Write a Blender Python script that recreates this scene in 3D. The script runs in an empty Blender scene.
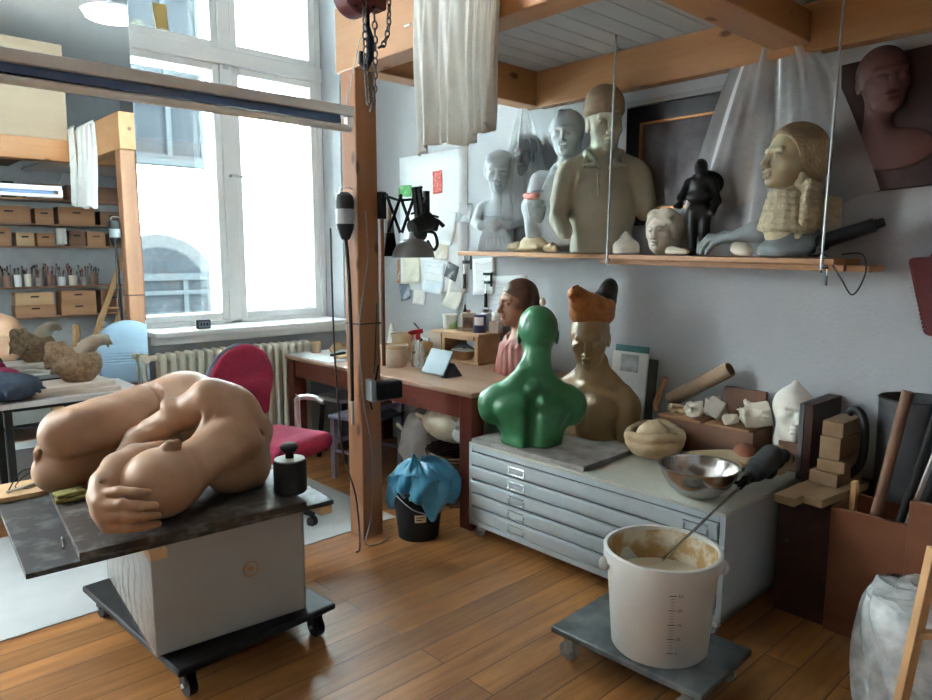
import bpy, bmesh, math, random
import numpy as np
from mathutils import Vector, Matrix, Euler, Quaternion
R = math.radians
random.seed(7)
C = bpy.context.scene.collection
V = Vector

# ------------------------------------------------------------------ materials
def _nt(name):
    m = bpy.data.materials.new(name); m.use_nodes = True
    nt = m.node_tree; b = nt.nodes['Principled BSDF']
    return m, nt, b

def srgb(h):
    if isinstance(h, str):
        h = [int(h[i:i+2], 16)/255 for i in (0, 2, 4)]
        h = [c/12.92 if c <= .04045 else ((c+.055)/1.055)**2.4 for c in h]
    return (h[0], h[1], h[2], 1)

def mat(name, c1, c2=None, rough=.55, metal=0, scale=6, detail=4, bump=0, bscale=40, stretch=(1, 1, 1), spec=.5, lo=.35, hi=.65, sub=0, sheen=0, alpha=1, coat=0):
    m, nt, b = _nt(name)
    N, L = nt.nodes, nt.links
    b.inputs['Roughness'].default_value = rough
    b.inputs['Metallic'].default_value = metal
    b.inputs['Specular IOR Level'].default_value = spec
    if sub:
        b.inputs['Subsurface Weight'].default_value = sub
        b.inputs['Subsurface Radius'].default_value = (.02, .01, .006)
        b.inputs['Subsurface Scale'].default_value = .5
    if sheen: b.inputs['Sheen Weight'].default_value = sheen
    if coat:
        b.inputs['Coat Weight'].default_value = coat; b.inputs['Coat Roughness'].default_value = .15
    if alpha < 1: b.inputs['Alpha'].default_value = alpha
    b.inputs['Base Color'].default_value = srgb(c1)
    tc = N.new('ShaderNodeTexCoord'); mp = N.new('ShaderNodeMapping')
    mp.inputs['Scale'].default_value = stretch
    L.new(tc.outputs['Object'], mp.inputs['Vector'])
    if c2 is not None:
        n = N.new('ShaderNodeTexNoise'); n.inputs['Scale'].default_value = scale; n.inputs['Detail'].default_value = detail
        n.inputs['Roughness'].default_value = .6
        L.new(mp.outputs['Vector'], n.inputs['Vector'])
        r = N.new('ShaderNodeValToRGB'); r.color_ramp.elements[0].position = lo; r.color_ramp.elements[1].position = hi
        r.color_ramp.elements[0].color = srgb(c1); r.color_ramp.elements[1].color = srgb(c2)
        L.new(n.outputs['Fac'], r.inputs['Fac']); L.new(r.outputs['Color'], b.inputs['Base Color'])
    if bump:
        n2 = N.new('ShaderNodeTexNoise'); n2.inputs['Scale'].default_value = bscale; n2.inputs['Detail'].default_value = 5
        L.new(mp.outputs['Vector'], n2.inputs['Vector'])
        bp = N.new('ShaderNodeBump'); bp.inputs['Strength'].default_value = bump; bp.inputs['Distance'].default_value = .01
        L.new(n2.outputs['Fac'], bp.inputs['Height']); L.new(bp.outputs['Normal'], b.inputs['Normal'])
    return m

def wood(name, c1, c2, axis='x', rough=.45, scale=9, knots=True, coat=0):
    st = {'x': (.12, 1, 1), 'y': (1, .12, 1), 'z': (1, 1, .12)}[axis]
    m = mat(name, c1, c2, rough=rough, scale=scale, detail=6, stretch=st, bump=.08, bscale=30, lo=.3, hi=.7, coat=coat)
    if knots:
        nt = m.node_tree; N, L = nt.nodes, nt.links; b = N['Principled BSDF']
        src = b.inputs['Base Color'].links[0].from_socket
        tc = N.new('ShaderNodeTexCoord'); mp = N.new('ShaderNodeMapping')
        st2 = {'x': (.5, 1, 1), 'y': (1, .5, 1), 'z': (1, 1, .5)}[axis]
        mp.inputs['Scale'].default_value = st2
        L.new(tc.outputs['Object'], mp.inputs['Vector'])
        v = N.new('ShaderNodeTexVoronoi'); v.inputs['Scale'].default_value = 5.5
        L.new(mp.outputs['Vector'], v.inputs['Vector'])
        r = N.new('ShaderNodeValToRGB'); r.color_ramp.elements[0].position = .07; r.color_ramp.elements[1].position = .13
        r.color_ramp.elements[0].color = (1, 1, 1, 1); r.color_ramp.elements[1].color = (0, 0, 0, 1)
        L.new(v.outputs['Distance'], r.inputs['Fac'])
        mx = N.new('ShaderNodeMix'); mx.data_type = 'RGBA'
        L.new(r.outputs['Color'], mx.inputs['Factor']); L.new(src, mx.inputs['A'])
        c = srgb(c1); mx.inputs['B'].default_value = (c[0]*.35, c[1]*.3, c[2]*.3, 1)
        L.new(mx.outputs['Result'], b.inputs['Base Color'])
    return m

def plastic_film(name, dens=.35, tint=(.85, .87, .88), scale=5, rough=.25, con=.4):
    """thin crumpled polythene: part clear, part milky, with a sheen"""
    m = bpy.data.materials.new(name); m.use_nodes = True
    nt = m.node_tree; N, L = nt.nodes, nt.links; N.remove(N['Principled BSDF']); out = N['Material Output']
    t = N.new('ShaderNodeBsdfTransparent'); d = N.new('ShaderNodeBsdfDiffuse'); tl = N.new('ShaderNodeBsdfTranslucent'); g = N.new('ShaderNodeBsdfGlossy')
    d.inputs['Color'].default_value = (*tint, 1); tl.inputs['Color'].default_value = (*tint, 1)
    g.inputs['Roughness'].default_value = rough
    tc = N.new('ShaderNodeTexCoord'); n = N.new('ShaderNodeTexNoise'); n.inputs['Scale'].default_value = scale; n.inputs['Detail'].default_value = 5
    L.new(tc.outputs['Object'], n.inputs['Vector'])
    mr = N.new('ShaderNodeMapRange'); mr.inputs['From Min'].default_value = .3; mr.inputs['From Max'].default_value = .7
    mr.inputs['To Min'].default_value = dens*(1-con); mr.inputs['To Max'].default_value = min(1, dens*(1+con))
    L.new(n.outputs['Fac'], mr.inputs['Value'])
    m1 = N.new('ShaderNodeMixShader'); m1.inputs[0].default_value = .45; L.new(d.outputs[0], m1.inputs[1]); L.new(tl.outputs[0], m1.inputs[2])
    m2 = N.new('ShaderNodeMixShader'); L.new(mr.outputs[0], m2.inputs[0]); L.new(t.outputs[0], m2.inputs[1]); L.new(m1.outputs[0], m2.inputs[2])
    fr = N.new('ShaderNodeFresnel'); fr.inputs['IOR'].default_value = 1.35
    m3 = N.new('ShaderNodeMixShader'); L.new(fr.outputs[0], m3.inputs[0]); L.new(m2.outputs[0], m3.inputs[1]); L.new(g.outputs[0], m3.inputs[2])
    n3 = N.new('ShaderNodeTexNoise'); n3.inputs['Scale'].default_value = 22; L.new(tc.outputs['Object'], n3.inputs['Vector'])
    bp = N.new('ShaderNodeBump'); bp.inputs['Strength'].default_value = .5; bp.inputs['Distance'].default_value = .02
    L.new(n3.outputs['Fac'], bp.inputs['Height'])
    for s in (d, tl, g): L.new(bp.outputs[0], s.inputs['Normal'])
    L.new(m3.outputs[0], out.inputs['Surface'])
    return m

def clear_glass(name):
    m = bpy.data.materials.new(name); m.use_nodes = True
    nt = m.node_tree; N, L = nt.nodes, nt.links; N.remove(N['Principled BSDF']); out = N['Material Output']
    t = N.new('ShaderNodeBsdfTransparent'); t.inputs['Color'].default_value = (.95, .98, .98, 1)
    g = N.new('ShaderNodeBsdfGlossy'); g.inputs['Roughness'].default_value = .02
    fr = N.new('ShaderNodeFresnel'); fr.inputs['IOR'].default_value = 1.45
    mx = N.new('ShaderNodeMixShader'); L.new(fr.outputs[0], mx.inputs[0]); L.new(t.outputs[0], mx.inputs[1]); L.new(g.outputs[0], mx.inputs[2])
    L.new(mx.outputs[0], out.inputs['Surface'])
    return m

def emit(name, c, s):
    m = bpy.data.materials.new(name); m.use_nodes = True
    b = m.node_tree.nodes['Principled BSDF']; b.inputs['Base Color'].default_value = (.8, .8, .8, 1)
    b.inputs['Emission Color'].default_value = (*c, 1); b.inputs['Emission Strength'].default_value = s
    return m

# ------------------------------------------------------------------ mesh builder
class MB:
    def __init__(s): s.bm = bmesh.new()
    def _xf(s, vs, M):
        for v in vs: v.co = M @ v.co
    def box(s, c, size, rot=(0, 0, 0)):
        r = bmesh.ops.create_cube(s.bm, size=1)
        M = Matrix.Translation(c) @ Euler(rot).to_matrix().to_4x4() @ Matrix.Diagonal((*size, 1))
        s._xf(r['verts'], M); return s
    def bx(s, a, b):
        a, b = V(a), V(b); return s.box((a+b)/2, [abs(b[i]-a[i]) for i in range(3)])
    def bar(s, p0, p1, w, h, roll=0):
        """rectangular bar from p0 to p1"""
        p0, p1 = V(p0), V(p1); d = p1-p0
        q = d.to_track_quat('X', 'Z').to_matrix().to_4x4()
        r = bmesh.ops.create_cube(s.bm, size=1)
        s._xf(r['verts'], Matrix.Translation((p0+p1)/2) @ q @ Matrix.Rotation(roll, 4, 'X') @ Matrix.Diagonal((d.length, w, h, 1))); return s
    def cyl(s, p0, p1, r0, r1=None, seg=20):
        p0, p1 = V(p0), V(p1); d = p1-p0
        r = bmesh.ops.create_cone(s.bm, cap_ends=True, segments=seg, radius1=r0, radius2=r0 if r1 is None else r1, depth=d.length)
        s._xf(r['verts'], Matrix.Translation((p0+p1)/2) @ d.to_track_quat('Z', 'Y').to_matrix().to_4x4()); return s
    def ball(s, c, r, rot=(0, 0, 0), seg=16):
        if not hasattr(r, '__len__'): r = (r, r, r)
        q = bmesh.ops.create_uvsphere(s.bm, u_segments=seg, v_segments=max(6, seg//2+2), radius=1)
        s._xf(q['verts'], Matrix.Translation(c) @ Euler(rot).to_matrix().to_4x4() @ Matrix.Diagonal((*r, 1))); return s
    def tube(s, pts, r, seg=8, smooth=0, closed=False):
        pts = [V(p) for p in pts]
        if smooth: pts = spline(pts, smooth, closed)
        n = len(pts); rr = r if hasattr(r, '__len__') else None
        rings = []; up = V((0, 0, 1)); prev = None
        for i, p in enumerate(pts):
            if closed: t = (pts[(i+1) % n]-pts[i-1])
            else: t = (pts[min(i+1, n-1)]-pts[max(i-1, 0)])
            t.normalize()
            if prev is None:
                a = t.orthogonal().normalized()
            else:
                a = prev-t*prev.dot(t)
                a = a.normalized() if a.length > 1e-6 else t.orthogonal().normalized()
            prev = a; b = t.cross(a)
            ri = r if rr is None else (rr[0]+(rr[-1]-rr[0])*i/(n-1) if len(rr) != n else rr[i])
            rings.append([s.bm.verts.new(p+(a*math.cos(2*math.pi*k/seg)+b*math.sin(2*math.pi*k/seg))*ri) for k in range(seg)])
        m = n if closed else n-1
        for i in range(m):
            A, B = rings[i], rings[(i+1) % n]
            for k in range(seg): s.bm.faces.new((A[k], A[(k+1) % seg], B[(k+1) % seg], B[k]))
        if not closed:
            s.bm.faces.new(rings[0][::-1]); s.bm.faces.new(rings[-1])
        return s
    def lathe(s, prof, c=(0, 0, 0), seg=32, M=None, jit=0):
        T = Matrix.Translation(c) @ (M or Matrix())
        rings = []
        for (r, z) in prof:
            if r < 1e-5: rings.append([s.bm.verts.new(T @ V((0, 0, z)))])
            else: rings.append([s.bm.verts.new(T @ V((r*(1+random.uniform(-jit, jit))*math.cos(2*math.pi*k/seg), r*(1+random.uniform(-jit, jit))*math.sin(2*math.pi*k/seg), z))) for k in range(seg)])
        for A, B in zip(rings, rings[1:]):
            for k in range(seg):
                if len(A) == 1 and len(B) == 1: break
                if len(A) == 1: s.bm.faces.new((A[0], B[(k+1) % seg], B[k]))
                elif len(B) == 1: s.bm.faces.new((A[k], A[(k+1) % seg], B[0]))
                else: s.bm.faces.new((A[k], A[(k+1) % seg], B[(k+1) % seg], B[k]))
        return s
    def grid(s, fn, nu, nv, closed_u=False):
        P = [[s.bm.verts.new(V(fn(i/(nu if closed_u else nu-1), j/(nv-1)))) for j in range(nv)] for i in range(nu)]
        for i in range(nu if closed_u else nu-1):
            for j in range(nv-1):
                a = (i+1) % nu
                s.bm.faces.new((P[i][j], P[a][j], P[a][j+1], P[i][j+1]))
        return s
    def prism(s, poly, t, M=None):
        """polygon in local xy extruded by t along local z"""
        M = M or Matrix()
        A = [s.bm.verts.new(M @ V((x, y, 0))) for x, y in poly]; B = [s.bm.verts.new(M @ V((x, y, t))) for x, y in poly]
        n = len(poly); s.bm.faces.new(A[::-1]); s.bm.faces.new(B)
        for i in range(n): s.bm.faces.new((A[i], A[(i+1) % n], B[(i+1) % n], B[i]))
        return s
    def build(s, name, m, parent=None, loc=None, rot=None, bevel=0, smooth=.7, solid=0, subd=0, wob=0):
        me = bpy.data.meshes.new(name)
        bmesh.ops.recalc_face_normals(s.bm, faces=s.bm.faces[:])
        s.bm.to_mesh(me); s.bm.free()
        return link(name, me, m, parent, loc, rot, bevel, smooth, solid, subd)

def link(name, me, m, parent=None, loc=None, rot=None, bevel=0, smooth=.7, solid=0, subd=0):
    o = bpy.data.objects.new(name, me); C.objects.link(o)
    if m is not None: me.materials.append(m)
    if smooth:
        for p in me.polygons: p.use_smooth = True
        me.set_sharp_from_angle(angle=smooth)
    if parent is not None: o.parent = parent
    if loc is not None: o.location = loc
    if rot is not None: o.rotation_euler = rot
    if solid:
        md = o.modifiers.new('solid', 'SOLIDIFY'); md.thickness = solid; md.offset = 0
    if bevel:
        md = o.modifiers.new('bev', 'BEVEL'); md.width = bevel; md.segments = 2; md.limit_method = 'ANGLE'; md.angle_limit = R(40)
    if subd:
        md = o.modifiers.new('sub', 'SUBSURF'); md.levels = subd; md.render_levels = subd
    return o

def spline(pts, n, closed=False):
    out = []; N = len(pts)
    rng = range(N if closed else N-1)
    for i in rng:
        if closed: p0, p1, p2, p3 = pts[i-1], pts[i], pts[(i+1) % N], pts[(i+2) % N]
        else: p0, p1, p2, p3 = pts[max(i-1, 0)], pts[i], pts[i+1], pts[min(i+2, N-1)]
        for k in range(n):
            t = k/n
            out.append(.5*((2*p1)+(p2-p0)*t+(2*p0-5*p1+4*p2-p3)*t*t+(3*p1-p0-3*p2+p3)*t**3))
    if not closed: out.append(pts[-1])
    return out

def tag(o, label=None, cat=None, group=None, kind=None):
    if label: o['label'] = label
    if cat: o['category'] = cat
    if group: o['group'] = group
    if kind: o['kind'] = kind
    return o

def thing(name, label, cat, loc=(0, 0, 0), rotz=0, group=None, rot=None):
    o = bpy.data.objects.new(name, None); C.objects.link(o); o.empty_display_size = .05
    o.location = loc; o.rotation_euler = rot or (0, 0, rotz)
    return tag(o, label, cat, group)

def struct(o): o['kind'] = 'structure'; return o

def dup(root, loc=None, rot=None, label=None, group=None):
    r = root.copy(); C.objects.link(r)
    if loc is not None: r.location = loc
    if rot is not None: r.rotation_euler = rot
    if label: r['label'] = label
    if group: r['group'] = group
    for ch in list(root.children):
        c = ch.copy(); C.objects.link(c); c.parent = r
        for g in list(ch.children):
            d = g.copy(); C.objects.link(d); d.parent = c
    return r

def face(x, y, a=0):
    """z rotation that turns local +y towards the viewer's spot, swung a degrees"""
    return math.pi-math.atan2(x, y)-R(a)

# ------------------------------------------------------------------ sculpting by signed distance
class SDF:
    def __init__(s): s.ops = []; s.M = Matrix(); s.k = .02
    def at(s, M): s.M = M; return s
    def _sc(s): return s.M.to_scale()[0]
    def cap(s, a, b, r0, r1=None, k=None, sub=False):
        sc = s._sc(); a = s.M @ V(a); b = s.M @ V(b)
        s.ops.append(('c', np.array(a), np.array(b), r0*sc, (r0 if r1 is None else r1)*sc, (s.k if k is None else k)*sc, sub)); return s
    def chain(s, pts, rs, k=None, sub=False):
        for i in range(len(pts)-1): s.cap(pts[i], pts[i+1], rs[i], rs[i+1], k, sub)
        return s
    def ell(s, c, r, rot=(0, 0, 0), k=None, sub=False):
        sc = s._sc(); c = s.M @ V(c)
        if not hasattr(r, '__len__'): r = (r, r, r)
        q = (s.M.to_quaternion() @ Euler([R(a) for a in rot]).to_quaternion()).to_matrix().transposed()
        s.ops.append(('e', np.array(c), np.array([x*sc for x in r]), np.array(q), 0, (s.k if k is None else k)*sc, sub)); return s
    def box(s, c, r, rot=(0, 0, 0), rd=.01, k=None, sub=False):
        sc = s._sc(); c = s.M @ V(c)
        q = (s.M.to_quaternion() @ Euler([R(a) for a in rot]).to_quaternion()).to_matrix().transposed()
        s.ops.append(('b', np.array(c), np.array([x*sc for x in r]), np.array(q), rd*sc, (s.k if k is None else k)*sc, sub)); return s
    def field(s, h, cutz=None, noise=None):
        lo = np.full(3, 1e9); hi = -lo; bb = []
        for o in s.ops:
            if o[0] == 'c':
                r = max(o[3], o[4]); a = np.minimum(o[1], o[2])-r; b = np.maximum(o[1], o[2])+r
            else:
                e = np.abs(o[3].T) @ o[2] if o[0] == 'b' else np.sqrt((o[3].T**2) @ (o[2]**2))
                a = o[1]-e; b = o[1]+e
            bb.append((a, b))
            if not o[6]: lo = np.minimum(lo, a); hi = np.maximum(hi, b)
        if cutz is not None: lo[2] = max(lo[2], cutz-2*h)
        lo -= 4*h; hi += 4*h
        n = np.ceil((hi-lo)/h).astype(int)+1
        ax = [lo[i]+h*np.arange(n[i]) for i in range(3)]
        f = np.full(n, .25, np.float32)
        for o, (a, b) in zip(s.ops, bb):
            k = o[5]; mg = k+3*h
            i0 = np.maximum(np.floor((a-mg-lo)/h).astype(int), 0); i1 = np.minimum(np.ceil((b+mg-lo)/h).astype(int)+1, n)
            if (i1 <= i0).any(): continue
            X = ax[0][i0[0]:i1[0], None, None]; Y = ax[1][None, i0[1]:i1[1], None]; Z = ax[2][None, None, i0[2]:i1[2]]
            if o[0] == 'c':
                A, B = o[1], o[2]; d = B-A; L2 = max(d @ d, 1e-12)
                px, py, pz = X-A[0], Y-A[1], Z-A[2]
                t = np.clip((px*d[0]+py*d[1]+pz*d[2])/L2, 0, 1)
                g = np.sqrt((px-t*d[0])**2+(py-t*d[1])**2+(pz-t*d[2])**2)-(o[3]+(o[4]-o[3])*t)
            else:
                q = o[3]; px, py, pz = X-o[1][0], Y-o[1][1], Z-o[1][2]
                u = [q[i][0]*px+q[i][1]*py+q[i][2]*pz for i in range(3)]
                if o[0] == 'e':
                    r = o[2]
                    k0 = np.sqrt((u[0]/r[0])**2+(u[1]/r[1])**2+(u[2]/r[2])**2)
                    k1 = np.sqrt((u[0]/r[0]**2)**2+(u[1]/r[1]**2)**2+(u[2]/r[2]**2)**2)+1e-9
                    g = k0*(k0-1)/k1
                else:
                    r = o[2]-o[4]
                    w = [np.abs(u[i])-r[i] for i in range(3)]
                    g = np.sqrt(np.maximum(w[0], 0)**2+np.maximum(w[1], 0)**2+np.maximum(w[2], 0)**2)+np.minimum(np.maximum(np.maximum(w[0], w[1]), w[2]), 0)-o[4]
            sl = tuple(slice(i0[i], i1[i]) for i in range(3)); F = f[sl]
            if o[6]:
                g = -g; hh = np.maximum(k-np.abs(F-g), 0); f[sl] = np.maximum(F, g)+hh*hh/(4*k+1e-9)
            else:
                hh = np.maximum(k-np.abs(F-g), 0); f[sl] = np.minimum(F, g)-hh*hh/(4*k+1e-9)
        if noise is not None:
            f += noise(ax[0][:, None, None], ax[1][None, :, None], ax[2][None, None, :]).astype(np.float32)
        if cutz is not None: f = np.maximum(f, (cutz-ax[2])[None, None, :].astype(np.float32))
        return f, lo
    def build(s, name, m, h=.006, parent=None, loc=None, rot=None, cutz=None, noise=None):
        f, lo = s.field(h, cutz, noise)
        me = nets(name, f, lo, h)
        return link(name, me, m, parent, loc, rot, smooth=3.2)

def nets(name, f, lo, h):
    n = f.shape; S = f < 0
    cs = [(i, j, k) for i in (0, 1) for j in (0, 1) for k in (0, 1)]
    cnt = np.zeros([x-1 for x in n], np.int8)
    for (i, j, k) in cs: cnt += S[i:n[0]-1+i, j:n[1]-1+j, k:n[2]-1+k]
    act = (cnt > 0) & (cnt < 8)
    ids = np.full(act.shape, -1, np.int64); I = np.argwhere(act); ids[act] = np.arange(len(I))
    val = {c: f[I[:, 0]+c[0], I[:, 1]+c[1], I[:, 2]+c[2]] for c in cs}
    acc = np.zeros((len(I), 3)); w = np.zeros(len(I))
    for a in cs:
        for d in range(3):
            if a[d]: continue
            b = list(a); b[d] = 1; b = tuple(b)
            fa, fb = val[a], val[b]; x = (fa < 0) != (fb < 0)
            t = np.where(x, fa/np.where(x, fa-fb, 1), 0)
            p = np.repeat(np.array(a, float)[None], len(I), 0); p[:, d] = t
            acc += p*x[:, None]; w += x
    P = lo+h*(I+acc/w[:, None])
    Q = []
    for d in range(3):
        e, g = (d+1) % 3, (d+2) % 3
        sl0 = [slice(None)]*3; sl1 = [slice(None)]*3
        sl0[d] = slice(0, n[d]-1); sl1[d] = slice(1, n[d])
        A, B = S[tuple(sl0)], S[tuple(sl1)]
        E = np.argwhere(A != B)
        E = E[(E[:, e] > 0) & (E[:, g] > 0) & (E[:, e] < n[e]-1) & (E[:, g] < n[g]-1)]
        ins = A[E[:, 0], E[:, 1], E[:, 2]]
        def cell(de, dg):
            c = E.copy(); c[:, e] -= de; c[:, g] -= dg
            return ids[c[:, 0], c[:, 1], c[:, 2]]
        q = np.stack([cell(1, 1), cell(0, 1), cell(0, 0), cell(1, 0)], 1)
        q[~ins] = q[~ins][:, ::-1]; Q.append(q)
    Q = np.concatenate(Q); Q = Q[(Q >= 0).all(1)]
    me = bpy.data.meshes.new(name)
    me.vertices.add(len(P)); me.vertices.foreach_set('co', P.astype(np.float32).ravel())
    me.loops.add(Q.size); me.loops.foreach_set('vertex_index', Q.astype(np.int32).ravel())
    me.polygons.add(len(Q)); me.polygons.foreach_set('loop_start', np.arange(0, Q.size, 4, dtype=np.int32))
    me.polygons.foreach_set('loop_total', np.full(len(Q), 4, np.int32))
    me.update(calc_edges=True); me.validate()
    return me

def TM(loc, rotz=0, s=1, rx=0, ry=0):
    return Matrix.Translation(loc) @ Matrix.Rotation(rotz, 4, 'Z') @ Matrix.Rotation(ry, 4, 'Y') @ Matrix.Rotation(rx, 4, 'X') @ Matrix.Scale(s, 4)

def head(S, M, hair=False, ears=True, eyes='closed', neck=.35):
    """unit head, chin z=0, crown z=1, face towards +y"""
    o = S.M; S.M = o @ M; k = .06
    S.ell((0, -.09, .63), (.335, .42, .37), k=.08)
    S.ell((0, .10, .40), (.265, .27, .37), k=.1)
    S.ell((0, .17, .17), (.2, .17, .15), k=.1)
    S.ell((0, .30, .08), (.09, .075, .075), k=.09)
    for s in (-1, 1):
        S.ell((s*.19, .21, .40), (.09, .1, .08), k=.1)
        S.cap((s*.04, .37, .585), (s*.19, .30, .59), .04, .035, k=.06)
        S.ell((s*.135, .42, .495), (.095, .085, .055), k=.07, sub=True)
        S.ell((s*.135, .30, .49), (.075, .075, .06), k=.02)
        S.cap((s*.07, .365, .478), (s*.2, .335, .478), .012, .01, k=.015, sub=True) if eyes == 'closed' else S.cap((s*.08, .37, .50), (s*.2, .34, .495), .018, .014, k=.012)
        if ears:
            S.ell((s*.325, -.05, .46), (.03, .08, .125), rot=(-8, s*6, s*10), k=.04)
            S.ell((s*.362, -.02, .48), (.02, .04, .06), k=.03, sub=True)
    S.cap((0, .36, .55), (0, .465, .345), .035, .05, k=.05)
    for s in (-1, 1): S.ell((s*.055, .42, .325), (.042, .045, .035), k=.03)
    S.ell((0, .385, .238), (.105, .056, .034), k=.03)
    S.ell((0, .375, .172), (.088, .058, .038), k=.03)
    S.chain([(-.12, .405, .208), (0, .452, .204), (.12, .405, .208)], [.018, .020, .018], k=.03, sub=True)
    S.cap((0, -.12, .3), (0, -.17, -neck), .195, .21, k=.12)
    S.M = o
# ------------------------------------------------------------------ palette
def floor_mat():
    m, nt, b = _nt('pine_floor'); N, L = nt.nodes, nt.links
    tc = N.new('ShaderNodeTexCoord')
    br = N.new('ShaderNodeTexBrick'); br.offset = .37; br.offset_frequency = 2
    br.inputs['Scale'].default_value = 1; br.inputs['Brick Width'].default_value = 2.6; br.inputs['Row Height'].default_value = .135
    br.inputs['Mortar Size'].default_value = .0022; br.inputs['Mortar Smooth'].default_value = .2
    br.inputs['Color1'].default_value = (0, 0, 0, 1); br.inputs['Color2'].default_value = (1, 1, 1, 1); br.inputs['Mortar'].default_value = (.5, .5, .5, 1)
    L.new(tc.outputs['Object'], br.inputs['Vector'])
    mp = N.new('ShaderNodeMapping'); mp.inputs['Scale'].default_value = (.7, 7, 1); L.new(tc.outputs['Object'], mp.inputs['Vector'])
    ad = N.new('ShaderNodeVectorMath'); ad.operation = 'ADD'; L.new(mp.outputs[0], ad.inputs[0])
    sc = N.new('ShaderNodeVectorMath'); sc.operation = 'SCALE'; sc.inputs['Scale'].default_value = 5; L.new(br.outputs['Color'], sc.inputs[0]); L.new(sc.outputs[0], ad.inputs[1])
    n = N.new('ShaderNodeTexNoise'); n.inputs['Scale'].default_value = 2.2; n.inputs['Detail'].default_value = 8; n.inputs['Roughness'].default_value = .65
    L.new(ad.outputs[0], n.inputs['Vector'])
    r = N.new('ShaderNodeValToRGB'); e = r.color_ramp.elements
    e[0].position = .28; e[0].color = (.22, .08, .024, 1); e[1].position = .7; e[1].color = (.54, .25, .08, 1)
    L.new(n.outputs['Fac'], r.inputs['Fac'])
    mx = N.new('ShaderNodeMix'); mx.data_type = 'RGBA'; mx.blend_type = 'MULTIPLY'; mx.inputs['Factor'].default_value = 1
    r2 = N.new('ShaderNodeMapRange'); r2.inputs['To Min'].default_value = .72; r2.inputs['To Max'].default_value = 1.1
    L.new(br.outputs['Color'], r2.inputs['Value'])
    L.new(r.outputs['Color'], mx.inputs['A']); L.new(r2.outputs[0], mx.inputs['B'])
    m2 = N.new('ShaderNodeMix'); m2.data_type = 'RGBA'; m2.inputs['B'].default_value = (.05, .02, .01, 1)
    L.new(br.outputs['Fac'], m2.inputs['Factor']); L.new(mx.outputs['Result'], m2.inputs['A']); L.new(m2.outputs['Result'], b.inputs['Base Color'])
    n2 = N.new('ShaderNodeTexNoise'); n2.inputs['Scale'].default_value = 3; n2.inputs['Detail'].default_value = 4; L.new(tc.outputs['Object'], n2.inputs['Vector'])
    r3 = N.new('ShaderNodeMapRange'); r3.inputs['To Min'].default_value = .25; r3.inputs['To Max'].default_value = .5; L.new(n2.outputs['Fac'], r3.inputs['Value'])
    L.new(r3.outputs[0], b.inputs['Roughness'])
    bp = N.new('ShaderNodeBump'); bp.inputs['Strength'].default_value = .25; bp.inputs['Distance'].default_value = .004; bp.invert = True
    L.new(br.outputs['Fac'], bp.inputs['Height']); L.new(bp.outputs[0], b.inputs['Normal'])
    return m

m_floor = floor_mat()
m_wall = mat('wall_paint', (.46, .475, .495), (.42, .435, .455), rough=.85, scale=1.6, bump=.25, bscale=55)
m_white = mat('white_paint', (.90, .91, .91), (.87, .89, .89), rough=.45, scale=3)
m_ceil = mat('ceiling_boards', (.48, .49, .50), (.42, .43, .44), rough=.8, scale=2, stretch=(.2, 2, 1))
m_pine = wood('glulam_pine_y', (.42, .19, .07), (.54, .29, .13), 'y')
m_pinex = wood('glulam_pine_x', (.40, .17, .06), (.50, .25, .10), 'x')
m_pinez = wood('pine_post', (.30, .125, .058), (.38, .18, .085), 'z')
m_ply = wood('plywood_sheet', (.36, .27, .18), (.42, .32, .22), 'x', rough=.6, scale=4, knots=False)
m_mahog = wood('mahogany_stain', (.10, .018, .012), (.19, .045, .026), 'y', rough=.35, scale=10, knots=False)
m_mahogz = wood('mahogany_stain_upright', (.10, .018, .012), (.18, .042, .024), 'z', rough=.35, scale=10, knots=False)
m_top = wood('worn_table_top', (.30, .16, .10), (.46, .29, .19), 'y', rough=.45, scale=5, knots=False)
m_box = wood('box_wood', (.30, .14, .065), (.42, .22, .11), 'x', rough=.6, scale=6, knots=False)
m_boxd = wood('dark_box_wood', (.15, .07, .04), (.22, .11, .06), 'x', rough=.6, scale=6, knots=False)
m_lightw = wood('light_wood', (.48, .30, .14), (.60, .40, .22), 'x', rough=.55, scale=8, knots=False)
m_lightz = wood('light_wood_upright', (.42, .22, .09), (.55, .33, .16), 'z', rough=.55, scale=8, knots=False)
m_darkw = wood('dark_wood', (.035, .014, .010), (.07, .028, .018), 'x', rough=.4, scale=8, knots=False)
m_black = mat('black_plastic', (.010, .010, .011), (.017, .017, .019), rough=.5, scale=9, spec=.3)
m_blackr = mat('black_rubber', (.012, .012, .013), rough=.7)
m_chrome = mat('chrome', (.70, .72, .73), rough=.28, metal=.85)
m_steel = mat('brushed_steel', (.56, .54, .51), (.48, .46, .44), rough=.22, metal=1, scale=14, stretch=(1, 1, 8))
m_zinc = mat('galvanised_metal', (.45, .46, .47), (.35, .36, .37), rough=.4, metal=.8, scale=20)
m_iron = mat('dark_iron', (.009, .009, .009), (.016, .015, .014), rough=.65, metal=0, scale=14, bump=.2)
m_plaster = mat('plaster', (.60, .54, .43), (.72, .67, .57), rough=.8, scale=5, bump=.2, bscale=30)
m_plasterw = mat('white_plaster', (.70, .67, .60), (.80, .77, .70), rough=.75, scale=4, bump=.1)
m_clay = mat('ochre_clay', (.40, .27, .13), (.52, .37, .20), rough=.75, scale=6, bump=.25, bscale=35)
m_greyp = mat('grey_green_plaster', (.36, .40, .42), (.50, .54, .56), rough=.6, scale=5, bump=.1)
m_olive = mat('olive_cast', (.40, .385, .28), (.53, .51, .39), rough=.55, scale=4, bump=.08)
m_film = plastic_film('clear_film', .22)
m_filmd = plastic_film('milky_film', .42, (.70, .72, .72))
m_glass = clear_glass('window_glass')
m_paper = mat('paper', (.78, .77, .73), (.70, .69, .66), rough=.8, scale=12)
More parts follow.
